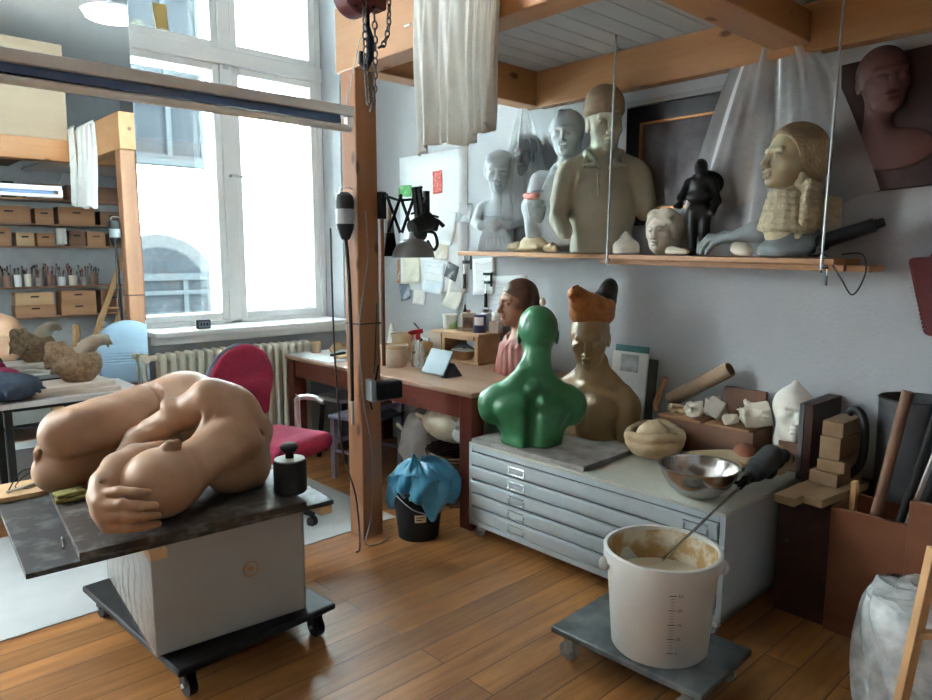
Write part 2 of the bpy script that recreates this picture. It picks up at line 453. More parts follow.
m_cloth = mat('white_cloth', (.68, .69, .66), (.60, .61, .58), rough=.9, scale=8, sheen=.2)
m_cable = mat('cable_black', (.02, .02, .02), rough=.5)

m_dim = mat('dark_bounce_cut', (.10, .075, .06), (.14, .11, .09), rough=.8)  # colour darkened on unseen left wall and loft underside to cut bounced light
m_back = mat('grey_wall', (.34, .35, .36), (.30, .31, .32), rough=.85)  # rear wall greyed to cut light bounced onto the right side
# ------------------------------------------------------------------ room
XR, YW, YB, XL, ZC = 3.55, 5.0, -1.4, -3.0, 4.0
struct(MB().bx((XL-.3, YB-.3, -.12), (XR+.3, YW+.6, 0)).build('floor', m_floor))
struct(MB().bx((XL-.3, YB-.3, ZC), (XR+.3, YW+.6, ZC+.15)).build('ceiling', m_white))
struct(MB().bx((XR, YB-.3, 0), (XR+.3, YW+.6, ZC)).build('wall_right', m_wall))
struct(MB().bx((XL-.3, YB-.3, 0), (XL, YW+.6, ZC)).build('wall_left', m_dim))
struct(MB().bx((XL, YB-.3, 0), (XR, YB, ZC)).build('wall_front', m_back))
W1 = (1.60, 3.25, .985, 3.90); W2 = (-2.3, -.6, 1.0, 3.80)
wb = MB()
wb.bx((XL, YW, 0), (XR, YW+.6, W1[2])); wb.bx((XL, YW, W1[3]), (XR, YW+.6, ZC))
wb.bx((XL, YW, W1[2]), (W2[0], YW+.6, W1[3])); wb.bx((W2[1], YW, W1[2]), (W1[0], YW+.6, W1[3])); wb.bx((W1[1], YW, W1[2]), (XR, YW+.6, W1[3]))
struct(wb.build('wall_back', m_wall))

def window(n, x0, x1, z0, z1):
    root = thing('window_%d' % n, None, None, ((x0+x1)/2, YW+.30, z0)); struct(root)
    w = (x1-x0)/2; H = z1-z0; zt = 1.985     # transom
    fr = MB()
    for (a, b) in ((-w, -w+.05), (w-.05, w), (-.05, .05)): fr.bx((a, -.03, 0), (b, .05, H))
    fr.bx((-w, -.03, 0), (w, .05, .07)); fr.bx((-w, -.03, H-.05), (w, .05, H)); fr.bx((-w, -.045, zt), (w, .05, zt+.11))
    for (a, b) in ((-w, -w+.05), (w-.05, w), (-.03, .03)): fr.bx((a, .17, 0), (b, .24, H))
    fr.bx((-w, .17, 0), (w, .24, .05)); fr.bx((-w, .17, zt+.02), (w, .24, zt+.09)); fr.bx((-w, .17, H-.05), (w, .24, H))
    fr.build('window_frame', m_white, root, bevel=.006)
    for (a, b) in ((-w+.05, -.05), (.05, w-.05)):
        for (c, d) in ((.07, zt), (zt+.11, H-.05)):
            for yy, t in ((0, .052), (.19, .045)):
                s = MB(); s.bx((a, yy-.02, c), (a+t, yy+.025, d)).bx((b-t, yy-.02, c), (b, yy+.025, d)).bx((a+t, yy-.02, c), (b-t, yy+.025, c+t)).bx((a+t, yy-.02, d-t), (b-t, yy+.025, d))
                o = s.build('sash', m_white, root, bevel=.006)
                MB().bx((a+t, yy, c+t), (b-t, yy+.004, d-t)).build('pane', m_glass, o, smooth=0)
    if n == 1:
        MB().cyl((0, -.03, 1.17), (0, -.075, 1.17), .012).cyl((-.01, -.07, 1.17), (.085, -.075, 1.165), .011).build('window_handle', m_chrome, root)
        MB().bx((-.02, -.036, zt-.03), (.02, -.03, zt+.05)).build('window_latch', m_chrome, root)
        MB().cyl((-.1, -.03, .035), (-.02, -.075, .02), .012).cyl((-.02, -.075, .02), (.1, -.07, .02), .01).build('window_handle', m_chrome, root)
    return root
window(1, *W1)
for n, (a, b) in enumerate(((1.67, 3.249),)):
    t = MB().bx((a, YW-.12, .985), (b, YW+.27, 1.025)); t.bx((a, YW-.06, .93), (b, YW, .985))
    struct(t.build('trim_%d' % (n+1), m_white, bevel=.008))

# timber frame and loft
PX, PY = 2.15, 3.13
def beam(a, b, m): return struct(MB().bx(a, b).build('beam', m, bevel=.006))
struct(MB().bx((PX-.065, PY-.065, 0), (PX+.065, PY+.065, 2.48)).build('pillar', m_pinez, bevel=.006))
beam((PX-.07, 1.585, 2.48), (PX+.07, PY+.10, 2.80), m_pine)                    # over the post, towards the viewer
beam((PX+.07, PY-.05, 2.49), (XR, PY+.08, 2.71), m_pinex)                     # post to wall
beam((XR-.08, YB, 2.48), (XR, PY-.05, 2.70), m_pine)                      # along the wall
beam((.3, 1.40, 2.52), (PX+.07, 1.58, 2.74), m_pinex)
beam((PX+.07, 1.40, 2.52), (XR-.08, 1.58, 2.66), m_pinex)
lc = MB()
for i in range(34):
    y = YB+.003+i*.132
    lc.bx((PX+.07, y, 2.70), (XR-.003, min(y+.128, PY-.05), 2.73))
struct(lc.build('loft_ceiling', m_ceil, bevel=.003))
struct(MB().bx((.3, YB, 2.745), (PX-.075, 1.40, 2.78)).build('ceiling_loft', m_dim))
struct(MB().bx((.3, 1.42, 2.745), (PX-.03, 1.455, 3.72)).build('wall_loft', m_ply))

# outside
m_fac = mat('facade_render', (.82, .80, .76), (.76, .74, .71), rough=.9, scale=.6)
m_facw = mat('facade_panes', (.0095, .0105, .0115), (.0125, .0135, .0148), rough=.9, scale=2, spec=0)
m_facf = mat('facade_frames', (.019, .021, .022), rough=.9, spec=0)
m_yard = mat('yard_paving', (.5, .5, .48), (.42, .42, .4), rough=.9, scale=3)
struct(MB().bx((-14, 5.65, -.4), (22, 12, -.3)).build('yard', m_yard))
YF = 10.2
bd = thing('neighbouring_building', 'pale rendered building across the yard with arched doorway and barred windows', 'building', (4, YF, -.3))
f = MB(); f.bx((-18, 0, 0), (18, .5, 10.5))
for k in range(18): f.bx((-18, -.012, .9+k*.62), (18, 0, .915+k*.62))
f.build('facade', m_fac, bd)
def fwin(x, z, w, h, bars):
    a = MB().bx((x-w/2, -.03, z), (x+w/2, -.02, z+h)).build('facade_window', m_facw, bd, smooth=0)
    g = MB()
    for i in range(bars[0]+1): g.bx((x-w/2+w*i/bars[0]-.035, -.08, z), (x-w/2+w*i/bars[0]+.035, -.03, z+h))
    for i in range(bars[1]+1): g.bx((x-w/2, -.075, z+h*i/bars[1]-.035), (x+w/2, -.03, z+h*i/bars[1]+.035))
    g.bx((x-w/2-.12, -.2, z-.12), (x+w/2+.2, 0, z-.04)); g.build('facade_window_frame', m_facf, a)
fwin(3.80, 3.2, .95, 2.2, (2, 3)); fwin(7.6, 3.2, .95, 2.2, (2, 3)); fwin(0, 3.2, .95, 2.2, (2, 3)); fwin(-3.8, 3.2, .95, 2.2, (2, 3))
def arch(cx, z0, zs, r, n=20):
    return [(cx-r, z0), (cx+r, z0)]+[(cx+r*math.cos(math.pi*i/n), zs+r*math.sin(math.pi*i/n)) for i in range(n+1)]
FM = Matrix.Rotation(R(90), 4, 'X')
MB().prism(arch(3.56, .3, 1.30, .84), .10, FM).build('arch_surround', mat('arch_stone', (.024, .024, .024), rough=.9, spec=0), bd)
a = MB().prism(arch(3.56, .3, 1.30, .66), .11, FM).build('arched_door', m_facw, bd)
g = MB().bx((2.9, -.15, 1.50), (4.22, -.11, 1.60)).bx((2.9, -.15, 1.30), (4.22, -.11, 1.36)).bx((3.86, -.14, .3), (3.93, -.11, 1.5)).bx((3.2, -.14, .3), (3.27, -.11, 1.5))
g.build('door_rails', m_facf, a)
MB().cyl((5.74-4+4, -.1, 1.45), (5.74, -.1, 9), .06).build('drainpipe', m_zinc, bd)
for ch in bd.children: ch.location.x -= 4
tag(MB().prism([(0, 0), (.085, 0), (.075, .17), (-.02, .165)], .003, Matrix.Translation((1.93, YW+.275, 3.135)) @ FM).build('sticky_strip', mat('yellow_card', (.62, .47, .16), rough=.8)), 'yellow paper strip stuck to the upper window pane', 'paper')
ck = thing('digital_clock', 'small black digital clock standing on the white window sill', 'clock', (2.03, YW-.04, 1.026), R(180-0))
MB().box((0, 0, .034), (.10, .03, .066)).build('case', m_black, ck, bevel=.006)
MB().box((0, .0155, .034), (.078, .002, .044)).build('display', mat('lcd', (.22, .26, .30), rough=.2), ck)
for i in (-.022, 0, .022): MB().box((i, .017, .034), (.012, .001, .022)).build('digit', m_black, ck)

# mirror
mi, nt, b = _nt('mirror_silver'); b.inputs['Base Color'].default_value = (.80, .83, .83, 1); b.inputs['Metallic'].default_value = 1; b.inputs['Roughness'].default_value = .012
mr = thing('wall_mirror', 'tall frameless wall mirror beside the window reflecting the shelves', 'mirror', (.69, YW, .36))
MB().bx((-.95, -.030, 0), (.95, -.008, 3.6)).build('backing', m_blackr, mr)
MB().bx((-.95, -.036, 0), (.95, -.030, 3.6)).build('mirror_glass', mi, mr, smooth=0)

# radiator
rd = thing('radiator', 'cream cast iron column radiator under the window', 'radiator', (2.25, 4.905, 0))
mrad = mat('radiator_enamel', (.80, .77, .64), (.74, .71, .59), rough=.4)
for i in range(18):
    x = -.55+i*.065
    s = MB()
    for dy in (-.045, .045): s.tube([(x, dy, .14), (x, dy, .30), (x, dy, .70), (x, dy, .85)], [.022, .020, .020, .022], seg=10)
    s.box((x, 0, .855), (.046, .135, .06)).box((x, 0, .15), (.046, .135, .06))
    s.build('column', mrad, rd, bevel=.018)
MB().cyl((-.58, 0, .855), (-.66, 0, .855), .02).cyl((-.66, 0, .855), (-.66, -.06, .855), .028, .024).build('valve', mrad, rd)
MB().cyl((-.66, 0, .855), (-.66, 0, .02), .012).build('pipe', mrad, rd)
for s in (-.5, .5): MB().box((s, 0, .06), (.05, .1, .12)).build('foot', mrad, rd)

# hen table
ht = thing('side_table', 'small white topped table in front of the mirror under the hen', 'table', (.98, 4.50, .095))
m_lam = mat('white_laminate', (.68, .68, .66), (.60, .60, .58), rough=.5, scale=6)
MB().box((0, 0, .665), (.78, .46, .03)).build('tabletop', m_lam, ht, bevel=.004)
MB().box((0, 0, .635), (.6, .3, .03)).build('apron', m_iron, ht)
for x in (-.28, .28):
    for y in (-.14, .14): MB().box((x, y, .2625), (.035, .035, .715)).build('leg', m_iron, ht)
m_slab = mat('slab_board', (.66, .57, .49), (.74, .66, .58), rough=.7, scale=8, bump=.1)
tag(MB().box((0, 0, .0125), (.44, .30, .025)).build('board', m_slab, loc=(1.06, 4.47, .776), rot=(0, 0, R(-9)), bevel=.003), 'lower pale board of the two under the ceramic hen', 'board', 'boards under the hen')
tag(MB().box((0, 0, .014), (.42, .28, .028)).build('board', m_slab, loc=(1.02, 4.46, .802), rot=(0, 0, R(7)), bevel=.003), 'upper pale board directly beneath the ceramic hen', 'board', 'boards under the hen')

m_henb = mat('hen_stoneware', (.19, .115, .06), (.36, .245, .145), rough=.65, scale=38, bump=1.0, bscale=45)
m_henn = mat('hen_neck', (.34, .27, .20), (.42, .35, .27), rough=.6, scale=16, bump=.3, bscale=60)
hn = thing('hen_sculpture', 'brown unglazed ceramic hen with a fanned tail on pale boards', 'sculpture', (1.075, 4.45, .831), R(-16))
S = SDF(); S.k = .03
S.ell((.015, 0, .085), (.105, .085, .088)).ell((-.02, 0, .10), (.10, .078, .085)).ell((0, 0, .02), (.08, .065, .03)).ell((.06, 0, .11), (.065, .065, .075))
S.chain([(-.06, 0, .14), (-.105, 0, .18), (-.125, 0, .205)], [.055, .045, .03])
S.ell((-.085, 0, .135), (.06, .030, .075), rot=(0, 20, 0), k=.03)
for i in range(9):
    a = R(92+i*13); S.cap((-.06, 0, .115), (-.06+.092*math.cos(a), (i % 2-.5)*.012, .12+.10*math.sin(a)), .020, .0165, k=.006)
for i in range(5):
    for s in (-1, 1): S.chain([(.05-.03*i, s*.05, .15-.004*i), (.015-.03*i, s*.083, .10), (-.025-.025*i, s*.078, .065)], [.012, .014, .010], k=.008)
for s in (-1, 1): S.ell((-.01, s*.072, .10), (.075, .018, .05), rot=(0, 12, 0), k=.012)
S.build('body', m_henb, .005, hn)
S = SDF(); S.k = .02
S.chain([(.02, 0, .14), (.06, 0, .195), (.095, 0, .225), (.135, 0, .232)], [.062, .045, .034, .028]).ell((.150, 0, .226), (.03, .024, .022)).cap((.172, 0, .218), (.188, 0, .202), .011, .004, k=.006)
for i in range(4): S.ell((.122+i*.014, 0, .256-.002*i), (.011, .006, .010), k=.006)
S.ell((.165, 0, .200), (.01, .008, .016), k=.006)
S.build('neck_and_head', m_henn, .0035, hn)

# folded clothes on the table, left of the hen
def heap(name, m, loc, size, seed, label, cat, amp=.35, h=.007, rotz=0):
    rr = random.Random(seed); S = SDF(); S.k = .03
    S.ell((0, 0, size[2]*.45), (size[0]*.45, size[1]*.45, size[2]*.5))
    for i in range(26):
        a = rr.uniform(0, 6.28); r = rr.uniform(.1, .38)
        x, y = r*size[0]*math.cos(a), r*size[1]*math.sin(a); z = size[2]*(.25+.55*(1-r*1.8))
        b = rr.uniform(0, 6.28); l = rr.uniform(.12, .3)*max(size[0], size[1])
        S.chain([(x-l/2*math.cos(b), y-l/2*math.sin(b), z-.02), (x, y, z+.16*size[2]), (x+l/2*math.cos(b), y+l/2*math.sin(b), z-.12*size[2])], [size[2]*.08, size[2]*.13, size[2]*.07], k=.008)
    o = S.build(name, m, h, None, loc, (0, 0, rotz), cutz=0)
    tag(o, label, cat); return o
m_denim = mat('dark_denim', (.025, .04, .065), (.05, .075, .11), rough=.9, scale=12, bump=.3, bscale=80)
heap('jeans', m_denim, (.72, 4.42, .776), (.36, .40, .15), 3, 'crumpled dark blue denim trousers on the white side table', 'clothes')
heap('shirt', mat('magenta_cloth', (.25, .02, .07), (.35, .04, .11), rough=.9, scale=10), (.70, 4.70, .776), (.34, .20, .15), 5, 'crumpled magenta cloth behind the dark jeans by the mirror', 'clothes')

# magenta office chair
m_mag = mat('magenta_upholstery', (.34, .022, .075), (.42, .035, .10), rough=.85, scale=60, bump=.15, bscale=160)
m_shell = mat('blue_grey_plastic', (.20, .28, .36), (.24, .32, .40), rough=.4, scale=3)
ch = thing('office_chair', 'magenta upholstered office chair with chrome arms by the radiator', 'chair', (1.90, 3.70, 0), R(197))
S = SDF(); S.box((0, -.24, .79), (.225, .035, .235), rd=.03, rot=(-6, 0, 0)); 
def backpad(y0, t, r=.235):
    def fn(u, v): pass
S = SDF(); S.k = .03
S.ell((0, -.25, .78), (.25, .045, .25), rot=(-6, 0, 0)).box((0, -.25, .70), (.205, .035, .13), rot=(-6, 0, 0), rd=.03)
S.build('backrest', m_mag, .009, ch)
S = SDF(); S.k = .03; S.ell((0, -.285, .78), (.255, .03, .255), rot=(-6, 0, 0)).box((0, -.287, .68), (.215, .022, .15), rot=(-6, 0, 0), rd=.02)
for i in range(4): S.box((0, -.325, .70+i*.022), (.19, .012, .004), rd=.003, k=.004, sub=True)
S.build('back_shell', m_shell, .006, ch)
S = SDF(); S.k = .05; S.box((0, .03, .46), (.235, .235, .05), rd=.045).ell((0, .2, .455), (.2, .07, .045))
S.build('seat', m_mag, .01, ch)
MB().box((0, .02, .405), (.42, .42, .02)).build('seat_pan', m_black, ch, bevel=.008)
for s in (-1, 1):
    MB().tube([(s*.2, -.1, .40), (s*.29, -.1, .42), (s*.30, -.1, .60), (s*.29, -.08, .665), (s*.28, .06, .685), (s*.28, .14, .665)], .017, seg=10, smooth=5).build('armrest', m_chrome, ch)
MB().tube([(0, -.05, .40), (0, -.28, .42), (0, -.30, .62)], .02, smooth=4).build('back_stem', m_black, ch)
MB().cyl((0, 0, .10), (0, 0, .40), .028).build('column', m_chrome, ch)
for i in range(5):
    a = R(72*i+20); c, s = math.cos(a), math.sin(a)
    l = MB().bar((0, 0, .11), (c*.28, s*.28, .075), .045, .03).build('leg', m_black, ch, bevel=.006)
    MB().cyl((c*.27-s*.018, s*.27+c*.018, .028), (c*.27+s*.018, s*.27-c*.018, .028), .028).build('castor', m_blackr, l)
tag(MB().tube([(2.095, 3.80, .63), (2.10, 3.79, .55), (2.115, 3.77, .48), (2.125, 3.79, .56), (2.14, 3.82, .672), (2.12, 3.83, .70)], .0035, smooth=5).build('cord', m_white), 'thin white cord looped over the chrome chair arm', 'cord')

# linoleum sheet on the floor
m_lino = mat('floor_sheet', (.44, .46, .46), (.52, .53, .52), rough=.45, scale=2.5)
tag(MB().bx((-2.2, 3.22, .001), (2.42, 4.45, .005)).build('floor_mat', m_lino), 'pale grey protective sheet covering the planks by the window', 'mat')
# ------------------------------------------------------------------ modelling stand
m_boardd = mat('dusty_board', (.035, .034, .033), (.20, .20, .20), rough=.55, scale=12, detail=9, lo=.48, hi=.80, spec=.4)
m_boardb = mat('board_edge_wood', (.040, .030, .024), (.22, .20, .18), rough=.6, scale=14, detail=9, lo=.50, hi=.80, spec=.35)
dl = thing('furniture_dolly', 'black platform dolly on castors under the plastic wrapped crate', 'dolly', (1.09, 2.78, 0), R(4))
P = MB(); P.box((0, 0, .125), (.66, .92, .028)).build('platform', m_black, dl, bevel=.008)
MB().box((.05, -.4405, .1405), (.12, .02, .003)).build('handle_slot', m_blackr, dl)
for sx in (-1, 1):
    for sy in (-1, 1):
        c = MB().box((sx*.27, sy*.40, .098), (.07, .06, .01)).bx((sx*.27-.022, sy*.40-.018, .04), (sx*.27-.017, sy*.40+.02, .1)).bx((sx*.27+.017, sy*.40-.018, .04), (sx*.27+.022, sy*.40+.02, .1)).build('castor', m_black, dl, bevel=.002)
        MB().cyl((sx*.27-.015, sy*.40, .042), (sx*.27+.015, sy*.40, .042), .042, seg=24).build('wheel', m_blackr, c)
        MB().cyl((sx*.27-.026, sy*.40, .042), (sx*.27+.026, sy*.40, .042), .008).build('axle', m_chrome, c)
cr = thing('crate', 'pale box wrapped in clear plastic under the figure board', 'crate', (1.085, 2.80, .140), R(-5))
m_crate = mat('crate_board', (.46, .45, .40), (.52, .51, .46), rough=.7, scale=3)
MB().box((0, 0, .205), (.565, .78, .41)).build('box', m_crate, cr, bevel=.004)
def wrapside(u, v):
    # around the four sides
    w, d, r = .2875, .395, 0
    per = [(-w, -d), (w, -d), (w, d), (-w, d), (-w, -d)]
    k = min(int(u*4), 3); t = u*4-k
    x = per[k][0]+(per[k+1][0]-per[k][0])*t; y = per[k][1]+(per[k+1][1]-per[k][1])*t
    n = [(0, -1), (1, 0), (0, 1), (-1, 0)][k]
    a = .0018*(1+math.sin(52*(t+.7*v*(1 if k % 2 else -1))+5*math.sin(9*v+k)))*(math.sin(math.pi*min(max(t, .0), 1)))
    if k == 3: a *= 1.8
    return (x+n[0]*a, y+n[1]*a, .004+v*.404)
MB().grid(wrapside, 320, 14).build('plastic_wrap', plastic_film('crate_film', .24, (.8, .82, .82), 6, .25, .12), cr)
m_rust = mat('rust_print', (.42, .20, .06), rough=.8)
e = MB().lathe([(.026, 0), (.030, 0), (.030, .0015), (.026, .0015)], (0, 0, 0), 24).lathe([(.0, .0015), (.011, .0015), (.011, 0)], (0, 0, 0), 16)
e.build('round_stamp', m_rust, cr, loc=(.065, -.4000, .235), rot=(R(90), 0, 0))

ZB = .553
tag(MB().box((0, 0, .009), (.055, 1.0, .032)).build('batten', m_lightw, loc=(.78, 2.80, ZB+.007), rot=(0, 0, R(-3)), bevel=.002), 'wooden batten under the board at its dusty overhanging side', 'batten', 'battens under the figure boards')
tag(MB().box((0, 0, .009), (.055, 1.0, .032)).build('batten', m_lightw, loc=(1.405, 2.78, ZB+.007), rot=(0, 0, R(-3)), bevel=.002), 'wooden batten sticking out beneath the black weight', 'batten', 'battens under the figure boards')
ZL = ZB+.033
tag(MB().box((0, 0, .009), (1.03, 1.0, .018)).build('board', m_boardd, loc=(.935, 2.815, ZL), rot=(0, 0, R(-4)), bevel=.002), 'large dusty black board under the brown one below the figure', 'board', 'boards under the figure')
ZU = ZL+.0185
tag(MB().box((0, 0, .0125), (.76, .96, .025)).build('board', m_boardb, loc=(.96, 2.785, ZU), rot=(0, 0, R(-6)), bevel=.002), 'thick brown stained board directly under the curled clay figure', 'board', 'boards under the figure')
ZT = ZU+.025

# the curled figure
m_skin = mat('flesh_wax', (.36, .205, .120), (.43, .255, .155), rough=.48, scale=7, bump=.06, bscale=26, sub=.12)
L0 = V((.95, 2.80, ZT))
S = SDF(); S.M = Matrix.Translation(-L0); S.k = .045
# far thigh and lower legs underneath
S.chain([(.645, 3.06, .715), (.85, 3.08, .72), (1.10, 3.10, .74)], [.084, .085, .10], k=.02)
S.ell((.635, 3.04, .712), (.085, .085, .080), k=.03)
S.cap((.74, 3.16, .75), (1.1, 3.16, .77), .09, .11, k=.02)
# upper thigh, knee to hip
S.chain([(.685, 3.05, .858), (.80, 3.02, .880), (.98, 3.0, .90), (1.10, 2.98, .892)], [.098, .104, .122, .148], k=.010)
S.ell((.668, 3.02, .858), (.095, .09, .095), k=.02)
S.cap((.70, 2.965, .915), (.80, 2.94, .93), .045, .04, k=.05)
S.cap((.74, 2.955, .845), (.98, 2.93, .86), .05, .06, k=.05)
# pelvis, waist, ribcage
S.ell((1.12, 2.99, .885), (.15, .15, .158), k=.06)
S.chain([(1.13, 2.95, .89), (1.175, 2.82, .87), (1.165, 2.68, .85)], [.145, .132, .148], k=.06)
S.ell((1.175, 2.66, .83), (.125, .15, .20), k=.06)
S.ell((1.195, 2.65, .75), (.11, .14, .12), k=.06)
# spine ridge and vertebrae
sp = [(1.275, 2.86, .86), (1.30, 2.74, .85), (1.272, 2.60, .845), (1.19, 2.52, .83), (1.09, 2.485, .81)]
S.chain(sp, [.035]*5, k=.05)
for p in spline([V(x) for x in sp], 4)[5:]: S.ell(p+V((.014, -.016, .0)), .018, k=.02)
# upper shoulder, shoulder blade
S.ell((1.09, 2.63, 1.005), (.08, .08, .075), k=.06)
S.ell((1.17, 2.60, .95), (.085, .10, .075), rot=(20, 30, 0), k=.05)
S.cap((1.10, 2.57, 1.0), (1.19, 2.545, .87), .022, .028, k=.03)
S.cap((1.20, 2.585, .985), (1.255, 2.575, .86), .020, .03, k=.03)
S.cap((1.16, 2.548, .955), (1.215, 2.535, .845), .022, .03, k=.03, sub=True)
# under shoulder lying on the board
S.ell((1.15, 2.575, .715), (.115, .09, .095), k=.02)
S.ell((1.22, 2.63, .70), (.09, .115, .09), k=.04)
# armpit hollow
S.ell((.99, 2.64, .865), (.06, .06, .055), k=.04, sub=True)
S.ell((1.03, 2.60, .90), (.03, .03, .05), k=.03, sub=True)
# upper arm tucked behind the thigh
S.chain([(1.075, 2.635, 1.0), (1.0, 2.715, .932), (.915, 2.79, .868), (.875, 2.83, .835)], [.068, .060, .052, .050], k=.012)
S.ell((.985, 2.71, .955), (.065, .05, .04), rot=(0, 38, -40), k=.02)
S.ell((.93, 2.765, .87), (.05, .045, .04), k=.02)
S.chain([(.875, 2.83, .835), (.82, 2.80, .77), (.85, 2.70, .70)], [.050, .048, .045], k=.012)
S.chain([(1.055, 2.575, .965), (1.035, 2.575, .90), (1.0, 2.575, .855)], [.017, .013, .012], k=.018)
S.chain([(1.09, 2.555, .955), (1.065, 2.545, .89), (1.02, 2.54, .84)], [.018, .016, .016], k=.018)
# neck
S.chain([(1.12, 2.56, .845), (1.03, 2.52, .808), (.95, 2.495, .788)], [.098, .078, .082], k=.04)
S.cap((1.09, 2.515, .90), (.97, 2.51, .85), .024, .026, k=.03)
S.cap((1.06, 2.47, .80), (.94, 2.44, .77), .03, .03, k=.04)
# forearm round the face, wrist
S.chain([(.90, 2.66, .80), (.80, 2.63, .815), (.72, 2.57, .815), (.655, 2.50, .79), (.625, 2.455, .765)], [.058, .055, .050, .042, .036], k=.012)
# head on its side
S.ell((.835, 2.475, .757), (.138, .122, .126), rot=(0, 6, 14), k=.008)
S.ell((.915, 2.49, .767), (.085, .088, .095), k=.05)
S.ell((.84, 2.53, .74), (.11, .11, .105), k=.03)
# ear
S.chain([(.842, 2.462, .884), (.858, 2.450, .897), (.888, 2.452, .895), (.902, 2.470, .888)], [.012, .014, .013, .011], k=.005)
S.chain([(.845, 2.447, .880), (.870, 2.440, .884), (.893, 2.447, .882)], [.010, .010, .009], k=.005)
# hand: back of the hand and fingers laid on the skull
S.ell((.628, 2.425, .735), (.040, .046, .056), rot=(0, 0, -25), k=.02)
S.ell((.635, 2.40, .70), (.034, .038, .052), k=.02)
S.chain([(.638, 2.42, .775), (.668, 2.378, .788), (.706, 2.352, .784), (.748, 2.346, .776)], [.021, .0185, .015, .0105], k=.005)
S.chain([(.628, 2.395, .745), (.664, 2.352, .750), (.712, 2.328, .742), (.762, 2.330, .731)], [.022, .0195, .0165, .0125], k=.005)
S.chain([(.625, 2.388, .708), (.662, 2.346, .712), (.714, 2.328, .704), (.768, 2.336, .692)], [.022, .0195, .017, .013], k=.005)
S.chain([(.632, 2.388, .672), (.668, 2.350, .672), (.722, 2.338, .666), (.774, 2.350, .658)], [.020, .0175, .0155, .012], k=.005)
for p in ((.664, 2.348, .757), (.662, 2.340, .719), (.668, 2.345, .678)): S.ell(p, (.017, .015, .014), k=.010)
for z in (.80, .79): S.chain([(.618, 2.47, z-.01), (.65, 2.455, z+.012)], [.004, .004], k=.012, sub=True)
# second hand's fingertips holding the knees
for i in range(4): S.cap((.60, 3.10-.02*i, .81-.02*i), (.568, 3.03, .80-.022*i), .016, .013, k=.006)
# creases
cre = [(1.005, 2.875, 1.0), (1.01, 2.855, .955), (.99, 2.85, .915), (.965, 2.855, .885)]
S.chain([(.965, 3.04, 1.03), (.985, 2.97, 1.025), (1.0, 2.90, .985), (.99, 2.865, .93)], [.009]*4, k=.018, sub=True)
S.chain([(1.02, 2.84, .97), (.99, 2.85, .93), (.95, 2.87, .905)], [.012]*3, k=.018, sub=True)
fig = S.build('curled_figure', m_skin, .005, None, L0, cutz=.001)
tag(fig, 'life size flesh coloured clay nude curled on its side with hand on head', 'sculpture')

wt = thing('cast_iron_weight', 'black cylindrical iron weight with round knob beside the curled figure', 'weight', (1.305, 2.42, ZT))
wt.scale = (1.16, 1.16, 1.12)
MB().lathe([(0, 0), (.052, 0), (.055, .004), (.055, .105), (.052, .112), (.04, .116), (0, .116)], seg=36).build('body', m_iron, wt, smooth=.5)
MB().lathe([(.0505, .113), (.0505, .118), (.02, .121), (0, .121)], seg=36).build('top_plate', mat('grey_dusty_metal', (.22, .20, .18), (.3, .28, .26), rough=.6, metal=.3), wt)
MB().lathe([(.015, .118), (.013, .135), (.022, .145), (.03, .155), (.03, .163), (.02, .172), (0, .174)], seg=28).build('knob', m_iron, wt, smooth=1)
m_spg = mat('yellow_green_sponge', (.20, .18, .05), (.30, .26, .09), rough=.95, scale=30, bump=.6, bscale=120)
tag(MB().box((0, 0, .009), (.11, .07, .018)).build('sponge', m_spg, loc=(.645, 2.90, ZT+.0005), rot=(0, 0, R(-10)), bevel=.006), 'lower yellowish sponge pad under the knee of the curled figure', 'sponge', 'sponges by the knee')
tag(MB().box((0, 0, .009), (.10, .065, .018)).build('sponge', m_spg, loc=(.64, 2.90, ZT+.019), rot=(0, 0, R(4)), bevel=.006), 'upper yellowish sponge pad of the two beside the clay knee', 'sponge', 'sponges by the knee')
sc = thing('scalpel', 'thin steel scalpel lying on the dusty overhanging black board', 'tool', (.525, 2.52, ZL+.024), R(80))
MB().cyl((-.05, 0, 0), (.03, 0, 0), .0045).build('handle', m_steel, sc)
MB().prism([(0, -.004), (.035, 0), (0, .004)], .001, Matrix.Translation((.03, 0, 0))).build('blade', m_chrome, sc)
pb = tag(MB().box((0, 0, .01), (.24, .20, .02)).build('board', m_lightw, loc=(.565, 3.205, ZL+.0185), rot=(0, 0, R(-4)), bevel=.002), 'small pale wooden board behind the knees at the black board end', 'board')
wr = thing('wire_loop_tool', 'tangle of thin wire modelling loops on the small pale board', 'tool', (.58, 3.20, ZL+.0395))
MB().tube([(-.09, -.02, .004), (-.03, .03, .06), (.05, .03, .05), (.09, 0, .006)], .0025, smooth=6).build('loop', m_iron, wr)
MB().tube([(-.06, .02, .004), (0, .05, .04), (.03, -.02, .02), (-.02, -.04, .004)], .002, smooth=6, closed=True).build('loop', m_iron, wr)
MB().tube([(-.1, -.05, .008), (.06, .01, .008)], .006).build('handle', m_zinc, wr)
